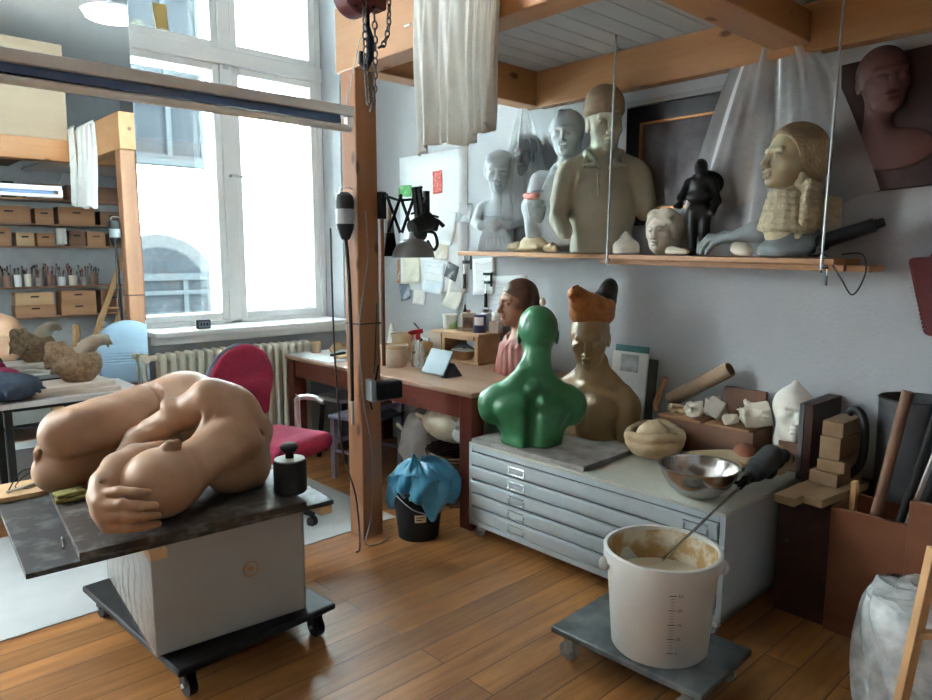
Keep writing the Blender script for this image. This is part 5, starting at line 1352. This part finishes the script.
pq = thing('relief_plaque', 'dark maroon relief plaque with a bald head hung on the wall', 'plaque', (XR-.003, .99, 2.13), rot=(R(-3), 0, 0))
m_mar = mat('maroon_clay', (.045, .022, .022), (.075, .038, .036), rough=.6, scale=5)
MB().box((-.02, 0, 0), (.036, .54, .58)).build('panel', m_mar, pq, bevel=.006)
S = SDF(); S.k = .03; head(S, TM((-.05, .09, .03), R(90+28), .30), eyes='open', neck=.25)
S.ell((-.035, .05, -.12), (.03, .16, .09), k=.04)
f_, lo_ = S.field(.006)
me = nets('relief_head', f_, lo_, .006); 
for v in me.vertices: v.co.x = -.039+min(0, (v.co.x+.02))*.55
link('relief_head', me, mat('relief_clay', (.12, .045, .04), (.16, .07, .06), rough=.6), pq, smooth=3)
tag(MB().prism([(0, -.03), (.05, -.02), (.06, .03), (.02, .05), (-.02, .02)], .003, Matrix.Translation((XR-.004, 1.06, 2.60)) @ Matrix.Rotation(R(-90), 4, 'Y')).build('paper_scrap', m_paper), 'torn white paper scrap stuck high on the wall above the plaque', 'paper')
# ------------------------------------------------------------------ on the plan chest
def lump(name, label, loc, size, seed, m=m_plaster, cat='plaster piece', group=None, h=.006, n=6):
    rr = random.Random(seed); S = SDF(); S.k = .015
    S.box((0, 0, size[2]*.5), [x*.40 for x in size], rot=(rr.uniform(-25, 25), rr.uniform(-25, 25), rr.uniform(0, 90)), rd=.006)
    for i in range(n):
        a = rr.uniform(0, 6.28)
        S.box((size[0]*.28*math.cos(a), size[1]*.28*math.sin(a), size[2]*rr.uniform(.3, .7)), [x*rr.uniform(.12, .3) for x in size], rot=[rr.uniform(0, 90) for _ in range(3)], rd=.002, k=.006)
    for i in range(5):
        a = rr.uniform(0, 6.28)
        S.ell((size[0]*.6*math.cos(a), size[1]*.6*math.sin(a), size[2]*rr.uniform(.5, 1)), [x*.28 for x in size], k=.004, sub=True)
    o = S.build(name, m, h, None, loc, cutz=.001); tag(o, label, cat, group); return o
m_mould = mat('mould_plaster', (.43, .31, .18), (.54, .42, .27), rough=.85, scale=7, bump=.45, bscale=30)
mo = thing('plaster_mould', 'rough tan plaster bowl mould holding a rounded lump', 'mould', (3.06, 1.885, ZC_), R(20))
S = SDF(); S.k = .02
S.ell((0, 0, .075), (.175, .145, .085), k=.01); S.ell((0, 0, .115), (.15, .12, .085), k=.01, sub=True); S.box((0, 0, .17), (.25, .25, .045), rd=.002, k=.01, sub=True)
rr = random.Random(2)
for i in range(40):
    a = 6.283*i/40; S.ell((.160*math.cos(a), .131*math.sin(a), .118+.012*math.sin(2*a+1)+rr.uniform(-.006, .008)), (.020, .018, .018), k=.02)
S.build('shell', m_mould, .006, mo, cutz=.001)
S = SDF(); S.ell((.01, .01, .10), (.105, .085, .07), rot=(0, 10, 0)).ell((.05, .02, .13), (.05, .05, .04)).ell((-.04, -.01, .11), (.05, .05, .045))
S.build('lump', m_mould, .006, mo)
def shard(u, v): 
    x = -.11+.22*u; y = -.17+.34*v
    return (x+.012*math.sin(7*v), y+.02*math.sin(4*u), .045+.035*math.cos(2.4*(v-.35))*1-.03+.9*x*x+.012*math.sin(9*u+3*v)-(.035*(v > .8)*(v-.8)/.2))
tag(MB().grid(shard, 18, 24).build('plaster_shard', m_mould, None, (3.06, 1.575, ZC_+.012), (0, 0, R(12)), solid=.016), 'broad curved tan plaster shard lying before the white mask', 'plaster piece')
sbw = thing('steel_bowl', 'wide stainless steel mixing bowl at the front edge of the chest', 'bowl', (2.665, 1.425, ZC_))
MB().lathe([(0, .001), (.06, .001), (.085, .012), (.125, .05), (.152, .095), (.158, .128), (.166, .131), (.166, .134), (.155, .133), (.149, .097), (.122, .054), (.083, .017), (.058, .006), (0, .006)], seg=64).build('bowl', m_steel, sbw, smooth=.9)
# box of plaster pieces
bx_ = thing('wooden_box', 'low dark wooden box heaped with plaster pieces against the wall', 'box', (3.345, 1.72, ZC_))
b_ = MB(); b_.box((0, 0, .008), (.20, .52, .014)).box((-.10, 0, .085), (.014, .52, .165)).box((.10, 0, .085), (.014, .52, .165)).box((0, .255, .085), (.19, .014, .165)).box((0, -.255, .085), (.19, .014, .165)).box((0, .02, .085), (.18, .012, .165))
b_.build('box', m_boxd, bx_, bevel=.002)
MB().box((-.055, .13, .171), (.13, .24, .01)).build('lid_board', m_box, bx_)
MB().box((-.055, -.13, .171), (.13, .23, .01)).build('lid_board', m_box, bx_)
ZB_ = ZC_+.1765
lump('plaster_piece', 'blocky plaster piece beside the leaning cardboard tube', (3.30, 1.80, ZB_), (.10, .10, .08), 1)
lump('plaster_piece', 'greyish round plaster piece on the middle of the dark box', (3.31, 1.685, ZB_), (.11, .11, .12), 2, mat('grey_plaster', (.36, .33, .28), (.45, .41, .35), rough=.85, scale=6, bump=.2))
lump('plaster_piece', 'small angular plaster piece at the front edge of the dark box', (3.275, 1.595, ZB_), (.07, .09, .055), 3)
lump('plaster_piece', 'large pale plaster shard at the mask end of the dark box', (3.32, 1.485, ZB_), (.11, .16, .12), 4, m_plaster)
lump('plaster_piece', 'low tan plaster piece next to the bent stick', (3.30, 1.905, ZB_), (.09, .09, .05), 6, m_mould)
tb_ = thing('cardboard_tube', 'tan cardboard tube leaning up across the heaped plaster pieces', 'tube', (3.44, 1.86, .86), rot=(R(-58), 0, R(0)))
MB().lathe([(.036, -.20), (.040, -.20), (.040, .20), (.034, .20), (.034, -.195), (0, -.195)], seg=32).build('tube', mat('kraft_tube', (.34, .23, .14), (.40, .28, .18), rough=.7, scale=5), tb_, rot=(0, 0, 0))
tb_.rotation_euler = (R(58), 0, 0)
tag(MB().tube([(3.29, 2.02, ZC_+.17), (3.30, 2.035, ZC_+.21), (3.31, 1.985, ZC_+.36)], .017, seg=10).build('bent_stick', m_box), 'short bent wooden stick at the left end of the dark box', 'stick')
MB_ = MB().box((0, 0, .16), (.02, .22, .32)).build('thin_board', m_boxd, loc=(3.50, 1.63, ZC_+.001)); tag(MB_, 'thin dark board standing behind the plaster pieces', 'board')
tag(MB().ball((0, 0, .06), (.06, .06, .06), seg=32).build('terracotta_ball', mat('terracotta', (.22, .075, .04), (.28, .10, .055), rough=.7), loc=(3.19, 1.475, ZC_)), 'dull terracotta ball in front of the dark box', 'ball')
rg = tag(MB().lathe([(.055, 0), (.07, 0), (.07, .03), (.055, .03), (.055, 0)], seg=36).build('wooden_ring', m_lightw, loc=(3.20, 1.335, ZC_+.071), rot=(R(90), 0, R(-40))), 'upright wooden ring below the white mask', 'ring')
mk = thing('plaster_mask', 'white plaster mask of a face with pointed top propped up', 'mask', (3.32, 1.33, ZC_+.14), face(3.32, 1.33, -14))
S = SDF(); S.k = .03
hm = TM((0, 0, 0), 0, .26, R(8), R(-8)); head(S, hm, ears=False, neck=.0, eyes='closed'); S.M = hm
S.chain([(0, -.05, .8), (.0, -.10, 1.05)], [.26, .06], k=.1)
S.build('face', m_plasterw, .0048, mk)
tag(MB().box((0, 0, .07), (.10, .12, .138)).build('wood_block', m_boxd, loc=(3.34, 1.30, ZC_+.001)), 'dark wood block carrying the white mask', 'block')
# booklets behind the tan bust
def stand(name, label, y0, w, h, th, x, m, z=ZC_, lean=6, cat='booklet', pic=None):
    t = thing(name, label, cat, (x, y0, z), rot=(0, R(lean), 0))
    MB().box((0, 0, h/2), (th, w, h)).build('cover', m, t, bevel=.001)
    if pic: MB().box((-th/2-.0006, pic[0], pic[1]), (.001, pic[2], pic[3])).build('picture', pic[4], t)
stand('booklet', 'white booklet with grey pictures propped behind the tan bust', 2.30, .24, .455, .012, 3.40, m_paper, pic=(.0, .39, .12, .10, mat('booklet_picture', (.12, .14, .15), (.55, .56, .56), rough=.6, scale=9, detail=1)))
stand('folder', 'teal folder standing behind the white booklet', 2.31, .22, .49, .014, 3.425, mat('teal_card', (.05, .18, .17), (.07, .22, .21), rough=.6), cat='folder')
stand('folder', 'dark folder with black edge beside the white booklet', 2.20, .10, .42, .02, 3.45, mat('dark_folder', (.10, .09, .08), (.14, .13, .12), rough=.6), cat='folder')

# drill with mixing rod
dr = thing('power_drill', 'dark grey power drill lying on the shaded corner of the plan chest', 'drill', (3.0, 1.305, ZC_), R(183))
dr.scale = (1.12,)*3
m_drill = mat('drill_shell', (.035, .042, .045), (.055, .06, .065), rough=.5, scale=8)
S = SDF(); S.k = .015
S.cap((-.09, 0, .10), (.06, 0, .07), .042, .040).box((-.03, 0, .088), (.085, .034, .04), rot=(0, 11, 0), rd=.02).cap((.06, 0, .07), (.11, 0, .062), .032, .026)
S.chain([(-.09, 0, .10), (-.19, .01, .085), (-.27, .01, .05)], [.034, .026, .024]).ell((-.08, 0, .05), (.04, .03, .045))
S.build('body', m_drill, .0045, dr)
MB().cyl((.105, 0, .063), (.155, 0, .055), .024, .018).build('chuck', m_blackr, dr)
MB().tube([(.07, -.04, .07), (.07, -.07, .06), (.09, -.08, .03), (.10, -.05, .02), (.09, -.03, .045)], .008, smooth=5).build('side_handle', m_black, dr)
mr_ = thing('mixing_rod', 'thin steel mixing rod slanting from the chest edge into the white bucket', 'rod', (2.72, 1.285, .595))
MB().cyl((-.60, -.03, -.115), (.04, 0, 0), .0055, seg=10).build('shaft', m_steel, mr_)
MB().cyl((.03, 0, -.002), (.075, .002, .006), .012).build('handle', m_black, mr_)
MB().tube([(-.27, .01, .05), (-.31, .0, .06), (-.34, .05, .02), (-.345, .085, -.2)], .005, smooth=5).build('cable', m_cable, dr)

# dark stand, panel, blocks, planks right of the chest
dk = thing('dark_cabinet', 'dark stained low cabinet in the shade beside the plan chest', 'cabinet', (3.24, 1.105, 0))
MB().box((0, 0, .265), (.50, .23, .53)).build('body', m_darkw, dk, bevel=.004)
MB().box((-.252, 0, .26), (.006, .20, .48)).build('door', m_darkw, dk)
MB().ball((-.262, .07, .33), .009).build('knob', m_iron, dk)
ZK = .5305
m_plk = wood('plank_wood', (.27, .16, .08), (.36, .24, .13), 'x', knots=False, rough=.6)
tag(MB().box((0, 0, .018), (.50, .085, .035)).build('plank', m_plk, loc=(3.10, 1.125, ZK), rot=(0, 0, R(-4)), bevel=.002), 'longer pale plank jutting forward from the dark cabinet', 'plank', 'planks on the dark cabinet')
tag(MB().box((0, 0, .018), (.40, .085, .035)).build('plank', m_plk, loc=(3.12, 1.035, ZK), rot=(0, 0, R(-7)), bevel=.002), 'lower plank jutting out on the crate side of the dark cabinet', 'plank', 'planks on the dark cabinet')
z = ZK+.037
m_blk = wood('block_wood', (.20, .12, .06), (.28, .18, .10), 'x', knots=False, rough=.7)
for i, (w_, d_, h_, x_, r_, lab) in enumerate(((.23, .12, .06, 0, -6, 'bottom brown wood block of the stack by the dark panel'), (.21, .11, .05, .01, 5, 'second brown wood block up in the stack by the dark panel'), (.20, .085, .10, .02, -3, 'tall third wood block up in the stack by the dark panel'), (.20, .085, .065, .03, -1, 'topmost brown wood block leaning on the dark panel'))):
    tag(MB().box((0, 0, h_/2), (w_, d_, h_-.001)).build('wood_block', m_blk, loc=(3.22+x_, 1.075, z), rot=(0, 0, R(r_)), bevel=.003), lab, 'block', 'wood blocks by the dark panel'); z += h_
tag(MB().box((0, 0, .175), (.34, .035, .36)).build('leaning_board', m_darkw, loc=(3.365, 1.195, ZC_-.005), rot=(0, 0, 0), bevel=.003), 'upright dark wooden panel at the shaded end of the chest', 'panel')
tag(MB().box((0, 0, .175), (.33, .02, .35)).build('leaning_board', mat('panel_grey', (.10, .10, .10), rough=.5), loc=(3.365, 1.228, ZC_+.001)), 'grey board sandwiched behind the dark wooden panel', 'panel')

# crate with rods
m_crw = wood('crate_pine', (.16, .055, .025), (.22, .085, .04), 'y', rough=.45, scale=7)
cw = thing('wooden_crate', 'open reddish wooden crate full of rods and tubes', 'crate', (3.10, .845, 0))
MB().box((-.12, 0, .265), (.02, .31, .53)).build('front_panel', m_crw, cw, bevel=.002)
MB().box((.12, 0, .265), (.02, .31, .53)).build('back_panel', m_crw, cw, bevel=.002)
MB().box((0, .145, .265), (.22, .02, .53)).build('side_panel', m_crw, cw, bevel=.002)
MB().box((0, -.145, .265), (.22, .02, .53)).build('side_panel', m_crw, cw, bevel=.002)
MB().box((0, 0, .01), (.22, .27, .018)).build('base', m_crw, cw)
tag(MB().box((0, 0, .33), (.03, .12, .66)).build('plank', m_crw, loc=(2.88, .64, 0), rot=(0, R(0), 0), bevel=.003), 'upright reddish plank beside the open crate of rods', 'plank')
rodinfo = [('tube', (3.05, .93, .03), (3.12, .80, 1.02), .022, m_boxd, 'thick brown tube leaning in the crate with a white tag'), ('tube', (3.02, .86, .03), (3.16, .70, .98), .016, m_iron, 'dark iron pipe leaning in the crate beside the tagged tube'),
           ('steel_rod', (3.06, .84, .03), (3.03, .63, 1.02), .007, m_chrome, 'bright steel rod leaning furthest out of the crate'), ('steel_rod', (3.12, .84, .03), (3.12, .65, 1.0), .007, m_steel, 'second steel rod leaning in the crate next to the bright one'),
           ('steel_rod', (3.04, .86, .03), (2.99, .63, .98), .006, m_chrome, 'short bright steel rod at the front corner of the crate'), ('steel_rod', (3.17, .80, .03), (3.20, .64, 1.05), .008, m_iron, 'dark thin rod rising at the back of the crate'),
           ('tube', (3.15, .87, .03), (3.12, .62, .95), .02, m_black, 'black plastic pipe at the shaded side of the crate')]
for (nm, a, b_, r, m, lab) in rodinfo: tag(MB().cyl(a, b_, r, seg=12).build(nm, m), lab, 'rod', 'rods in the crate')
tg = tag(MB().box((0, 0, 0), (.004, .04, .09)).build('tag', m_paper, bpy.data.objects['tube'], (3.082, .815, .90), (R(-8), 0, 0)))
tag(MB().box((0, 0, .30), (.04, .02, .60)).build('batten', m_lightz, loc=(3.09, .955, .022), rot=(R(0), 0, 0)), 'pale upright batten end showing above the crate', 'batten')
bi = thing('dark_bin', 'tall dark cylindrical bin standing against the wall behind the crate', 'bin', (3.395, .84, 0))
m_bin = mat('bin_plastic', (.045, .047, .05), (.065, .067, .07), rough=.5)
MB().lathe([(0, .004), (.115, .004), (.12, .01), (.135, .94), (.14, .945), (.133, .95), (.117, .02), (0, .02)], seg=44).build('body', m_bin, bi, smooth=.7)
tag(MB().tube([(3.235, 1.055, .57), (3.235, .985, .66), (3.25, .982, .80), (3.255, 1.0, .87), (3.265, 1.035, .885), (3.27, 1.055, .865)], .018, seg=10, smooth=4).build('pipe_bend', m_black), 'black curved handle poking up between the panel and bin', 'handle')

# wrapped bundle
wp = thing('wrapped_bundle', 'round bundle in clear bubble wrap standing in the corner foreground', 'bundle', (2.62, .575, 0))
def wrapf(u, v):
    a = 6.283*u; z = .42*v; r = .185+.012*math.sin(3*a+6*v)+.006*math.sin(11*a+13*v)
    r *= (1-.0*v) if v < .8 else 1-.16*((v-.8)/.2)**2
    return (r*math.cos(a), r*math.sin(a), z+.006*math.sin(5*a+9*v)*(v > .05)+.001)
o = MB().grid(wrapf, 80, 40, True); 
def topf(u, v):
    a = 6.283*u; r = .155*v+.004*math.sin(3*a)*v; return (r*math.cos(a), r*math.sin(a), .425+.012*math.sin(5*a+7*v)*v+.02*(1-v)+.006*math.sin(13*a*1+21*v)*v)
m_bub = plastic_film('bubble_wrap', .55, (.88, .90, .90), 16, .16)
o.build('bubble_wrap_side', m_bub, wp); MB().grid(topf, 60, 16, True).build('bubble_wrap_top', m_bub, wp)
MB().lathe([(0, .01), (.165, .01), (.165, .40), (.13, .41), (0, .41)], seg=40).build('core', mat('grey_core', (.60, .62, .62), (.80, .82, .81), rough=.6, scale=14), wp)
# easel bar
ea = thing('easel', 'slanting pale wooden easel leg at the right picture edge', 'easel', (2.235, .545, 0))
MB().bar((-.015, -.0, .0), (.045, -.06, .72), .035, .025).build('upright', m_lightz, ea, bevel=.002)
MB().bar((.02, -.04, .46), (.11, -.17, .47), .03, .02).build('cross_bar', m_lightz, ea, bevel=.002)
MB().bar((.13, -.20, .0), (.11, -.17, .70), .035, .025).build('upright', m_lightz, ea, bevel=.002)
# red bag on stand
rb = thing('red_bag', 'dark red bag with a toothed zip hanging by the wall', 'bag', (3.47, .785, .934))
rb.scale = (1.12,)*3
m_redb = mat('dark_red_fabric', (.085, .014, .014), (.13, .024, .022), rough=.8, scale=9, bump=.2)
MB().prism([(.125, .54), (-.14, .56), (-.14, .24), (.05, .25)], .10, Matrix.Translation((-.05, 0, 0)) @ Matrix.Rotation(R(90), 4, 'Z') @ Matrix.Rotation(R(90), 4, 'X')).build('bag', m_redb, rb, bevel=.018)
zp = MB()
for i in range(13): zp.box((-.052, .108-.0047*i, .46-.0155*i), (.008, .010, .006))
zp.build('zip', m_zinc, rb)
MB().tube([(0, .06, .52), (.03, .0, .66), (.03, -.02, .665), (0, -.08, .53)], .012, smooth=4).build('strap', m_redb, rb)
MB().cyl((.0, -.01, .652), (.071, -.01, .652), .009).build('wall_peg', m_iron, rb)
S = SDF(); S.k = .03; S.ell((.01, -.04, .155), (.045, .065, .115)); S.build('lining', mat('cream_lining', (.38, .34, .24), (.45, .40, .30), rough=.8), .007, rb)
# bucket on its dolly
bd2 = thing('plant_dolly', 'small square trolley with wrapped dark grey marbled top under the bucket', 'dolly', (2.175, 1.335, 0), R(2))
m_marb = mat('marbled_top', (.075, .09, .09), (.19, .215, .21), rough=.25, scale=7, detail=8, lo=.42, hi=.75, spec=.6, bump=.55, bscale=11)
MB().box((0, 0, .118), (.39, .62, .026)).build('platform', m_marb, bd2, bevel=.006)
for sx in (-1, 1):
    for sy in (-1, 1):
        c = MB().box((sx*.15, sy*.245, .100), (.05, .05, .008)).box((sx*.15-.016, sy*.245, .07), (.004, .04, .055)).box((sx*.15+.016, sy*.245, .07), (.004, .04, .055)).build('castor', m_zinc, bd2)
        MB().cyl((sx*.15-.012, sy*.245+.008, .037), (sx*.15+.012, sy*.245+.008, .037), .037, seg=28).build('wheel', m_greyplast, c)
        MB().cyl((sx*.15-.02, sy*.245+.008, .037), (sx*.15+.02, sy*.245+.008, .037), .012, seg=14).build('hub', m_zinc, c)
bu = thing('plaster_bucket', 'large white plastic bucket with measuring scale and tan plaster residue', 'bucket', (2.165, 1.285, .1325), 0)
m_pail = mat('pail_plastic', (.60, .60, .57), (.55, .54, .50), rough=.4, scale=3, sub=.05)
rr0, rr1, hh = .172, .200, .375
MB().lathe([(0, .001), (rr0-.006, .001), (rr0, .008), (rr0+(rr1-rr0)*.86, hh*.86)], seg=64).lathe([(rr0+(rr1-rr0)*.86, hh*.86), (rr1+.008, hh*.865), (rr1+.010, hh*.99), (rr1+.004, hh), (rr1-.004, hh*.995), (rr1-.006, hh*.9), (rr0-.004, .02), (0, .02)], seg=64).build('body', m_pail, bu, smooth=.8)
m_resid = mat('plaster_residue', (.42, .27, .11), (.62, .56, .44), rough=.9, scale=11, detail=6, bump=.4, lo=.42, hi=.56)
def resid(u, v):
    a = 6.283*u; z = hh*(.965+.02*math.sin(5*a)*.5-.33*v*(1+.35*math.sin(3*a+1)+.2*math.sin(8*a))); z = max(z, .25)
    r = rr0-.008+(rr1-rr0)*(z/hh); return (r*math.cos(a), r*math.sin(a), z)
MB().grid(resid, 90, 8, True).build('residue', m_resid, bu)
MB().lathe([(0, .255), (rr0+(rr1-rr0)*.66-.006, .25)], seg=48, jit=.0).build('plaster_mix', mat('wet_plaster', (.50, .43, .31), (.58, .52, .40), rough=.6, scale=6, bump=.2), bu)
m_scale = mat('scale_ink', (.02, .02, .02), rough=.6)
A0 = math.atan2(-1.335, -2.165)+R(11)
def mark(z, w, t):
    a = MB()
    def fn(u, v): aa = A0+(u-.5)*w; zz = z+(v-.5)*t; r = rr0+(rr1-rr0)*zz/hh+.0012; return (r*math.cos(aa), r*math.sin(aa), zz)
    a.grid(fn, 6, 2); return a
def tick(z, w, t, n): mark(z, w, t).build(n, m_scale, bu, smooth=0)
for k in range(5):
    z = .065+.054*k
    tick(z, .13, .003, 'scale_line')
    for q in range(1, 5):
        if k < 4: tick(z+q*.0108, .08, .0014, 'scale_line')
    cu = bpy.data.curves.new('scale_number_text', 'FONT'); cu.body = ('5', '10', '15', '20', '25')[k]+'L'; cu.size = .014; cu.align_x = 'LEFT'; cu.align_y = 'CENTER'
    o = bpy.data.objects.new('text', cu); C.objects.link(o); bpy.context.view_layer.update(); me_ = bpy.data.meshes.new_from_object(o.evaluated_get(bpy.context.evaluated_depsgraph_get())); bpy.data.objects.remove(o); me_.materials.clear()
    o = link('scale_number', me_, m_scale, bu, smooth=0)
    aa = A0+.085; r = rr0+(rr1-rr0)*z/hh+.0025; o.location = (r*math.cos(aa), r*math.sin(aa), z); o.rotation_euler = (R(90), 0, aa+R(90)+R(4))
for s in (-1, 1):
    aa = A0+s*R(82); MB().ball(((rr1+.012)*math.cos(aa), (rr1+.012)*math.sin(aa), hh*.84), (.02, .02, .028), seg=14).build('handle_lug', m_pail, bu)

# ------------------------------------------------------------------ what the mirror shows: shelving behind the viewer
sv = thing('storage_shelving', 'tall wooden wall shelving of boxes seen in the mirror', 'shelf', (2.55, YB, 0))
m_shv = wood('shelving_board', (.22, .11, .06), (.30, .16, .09), 'x', knots=False)
for z in (.72, 1.13, 1.68, 1.98, 2.31): MB().box((0, .19, z-.014), (1.90, .36, .028)).build('shelf_board', m_shv, sv, bevel=.002)
for x in (-.93, .93): MB().box((x, .19, 1.25), (.03, .36, 2.499)).build('side_panel', m_shv, sv)
def sbox(x0, x1, z, h, lab, m=m_box, dpt=.26, open_=True):
    t = thing('storage_box', lab, 'box', ((x0+x1)/2, YB+.215, z+.001)); w_ = x1-x0-.012
    b_ = MB(); b_.box((0, dpt/2-.006, h/2), (w_, .012, h)).box((0, -dpt/2+.006, h/2), (w_, .012, h)).box((w_/2-.006, 0, h/2), (.012, dpt-.024, h)).box((-w_/2+.006, 0, h/2), (.012, dpt-.024, h)).box((0, 0, .006), (w_-.024, dpt-.024, .011))
    b_.build('body', m, t)
    MB().box((0, dpt/2+.0004, h*.68), (min(.10, w_*.4), .002, .022)).build('hand_slot', m_blackr, t)
    return t
rows = [(2.31, [(2.18, 2.36, .19, m_boxd), (2.37, 2.62, .20, m_box), (2.68, 3.40, .20, m_boxd)]),
        (1.98, [(1.72, 2.23, .22, m_box), (2.27, 2.50, .20, m_box), (2.55, 3.02, .23, m_box), (3.08, 3.42, .19, m_boxd)]),
        (1.68, [(1.74, 1.98, .24, m_box), (2.03, 2.25, .17, m_lightw), (2.27, 2.49, .17, m_box), (2.66, 2.88, .21, m_boxd), (2.89, 3.14, .20, m_box), (3.18, 3.40, .18, m_boxd)]),
        (.72, [(1.95, 2.44, .16, m_box), (2.50, 2.96, .17, m_box), (3.02, 3.38, .33, m_boxd)])]
names = {2.31: 'top', 1.98: 'second highest', 1.68: 'middle', .72: 'lowest'}
ords = ['first', 'second', 'third', 'fourth', 'fifth', 'sixth']
for z, bs in rows:
    for i, (a, b_, h, m) in enumerate(bs):
        sbox(a, b_, z, h, '%s wooden box counted from the left on the %s mirrored shelf' % (ords[i], names[z]), m)
for i, (a, b_, h, m) in enumerate(((1.96, 2.43, .16, m_lightw), (2.51, 2.95, .16, m_box))):
    sbox(a, b_, .881 if i == 0 else .891, h, ('paler' if i == 0 else 'darker')+' upper stacked box on the lowest mirrored shelf', m)
for (x, w_, h, m, lab) in ((1.84, .15, .16, m_white, 'white carton on the top mirrored shelf'), (2.0, .13, .20, m_black, 'black case beside the white carton on the top mirrored shelf'), (2.12, .07, .17, mat('ochre_tin', (.45, .27, .08), rough=.5), 'ochre tin on the top mirrored shelf')):
    t = thing('carton' if m is not m_black else 'case', lab, 'box', (x, YB+.22, 2.311)); MB().box((0, 0, h/2), (w_, .18, h)).build('body', m, t, bevel=.005); MB().box((0, 0, h+.004), (w_+.006, .186, .012)).build('lid', m, t)
tag(MB().grid(lambda u, v: (2.50+.13*u, YB+.372+.012*math.sin(9*u), 1.70+.27*v if v < .8 else 1.916), 8, 8).build('hanging_rag', m_cloth, None, solid=.004), 'white rag hanging over the middle mirrored shelf', 'cloth')
rr = random.Random(12)
m_pot = [mat('tin_pot', (.30, .27, .24), (.4, .36, .32), rough=.5, scale=9), mat('clay_pot', (.22, .13, .10), (.28, .17, .13), rough=.7), m_white, m_plaster]
m_br = [m_black, m_boxd, m_iron, mat('brush_red', (.3, .06, .04), rough=.6)]
ords2 = ['first', 'second', 'third', 'fourth', 'fifth', 'sixth', 'seventh', 'eighth', 'ninth', 'tenth']
for i, x in enumerate((1.76, 1.90, 2.03, 2.15, 2.29, 2.43, 2.55, 2.70, 2.84, 2.98)):
    t = thing('brush_pot', '%s pot of brushes and tools from the left on the mirrored shelf' % ords2[i], 'pot', (x, YB+.25, 1.131), 0, 'brush pots on the shelf')
    r = rr.uniform(.042, .058); h = rr.uniform(.11, .17)
    MB().lathe([(0, 0), (r*.9, 0), (r, h), (r*.93, h), (r*.85, .012), (0, .01)], seg=20).build('pot', m_pot[i % 4], t)
    for k in range(9 if i not in (2, 6) else 4):
        a = rr.uniform(0, 6.28); l = rr.uniform(.17, .30); tp_ = (rr.uniform(.5, 1.6)*r*math.cos(a), rr.uniform(.5, 1.3)*r*math.sin(a), l)
        o = MB().cyl((r*.5*math.cos(a), r*.5*math.sin(a), .016), tp_, .004, seg=6).ball(tp_, (.010, .010, .022), seg=8).build('brush', m_br[rr.randrange(4)], t)
ld = thing('ladder', 'wooden ladder leaning before the shelving in the mirror', 'ladder', (2.72, YB+.46, 0))
for dx in (0, .24): MB().bar((dx, 0, .0), (dx+.78, -.0, 2.0), .03, .075).build('rail', m_lightz, ld)
for k in range(6):
    t_ = .2+.3*k; MB().bar((t_*.39+.03, 0, t_), (t_*.39+.24, 0, t_), .06, .022).build('rung', m_lightz, ld)
# ceiling lamp over the window end of the room
cl = thing('ceiling_lamp', 'round lit ceiling lamp showing bright at the top of the mirror', 'ceiling light', (2.30, 2.5, ZC))
MB().cyl((0, 0, -.15), (0, 0, 0), .02).build('stem', m_white, cl)
MB().lathe([(0, -.14), (.24, -.14), (.26, -.16), (.25, -.17)], seg=40).build('base', m_white, cl)
MB().lathe([(.245, -.165), (.22, -.22), (.12, -.25), (0, -.255)], seg=40).build('diffuser', emit('lit_diffuser', (.9, .96, 1), .35), cl)
# ------------------------------------------------------------------ camera, light
cd = bpy.data.cameras.new('camera'); cam = bpy.data.objects.new('camera', cd); C.objects.link(cam)
cam.location = (0, 0, 1.55); cam.rotation_euler = (R(90-7.7), 0, R(-42.9))
cd.sensor_width = 36; cd.lens = 36*700/932; cd.clip_start = .05
bpy.context.scene.camera = cam
w = bpy.data.worlds.new('overcast_sky'); bpy.context.scene.world = w; w.use_nodes = True
bg = w.node_tree.nodes['Background']; bg.inputs['Color'].default_value = (.80, .92, 1.0, 1); bg.inputs['Strength'].default_value = 2.0
for n, (x0, x1, z0, z1) in enumerate((W1, W2)):
    l = bpy.data.lights.new('window_portal', 'AREA'); l.shape = 'RECTANGLE'; l.size = x1-x0; l.size_y = z1-z0; l.cycles.is_portal = True
    o = bpy.data.objects.new('window_portal', l); C.objects.link(o); o.location = ((x0+x1)/2, YW+.58, (z0+z1)/2); o.rotation_euler = (R(-90), 0, 0)
vs = bpy.context.scene.view_settings
bpy.context.scene.display_settings.display_device = 'sRGB'
vs.view_transform = 'Standard'; vs.look = 'None'; vs.gamma = 1; vs.exposure = 5.12
cy = bpy.context.scene.cycles
cy.use_denoising = True; cy.max_bounces = 12; cy.diffuse_bounces = 6; cy.glossy_bounces = 5; cy.transparent_max_bounces = 24; cy.sample_clamp_indirect = 12
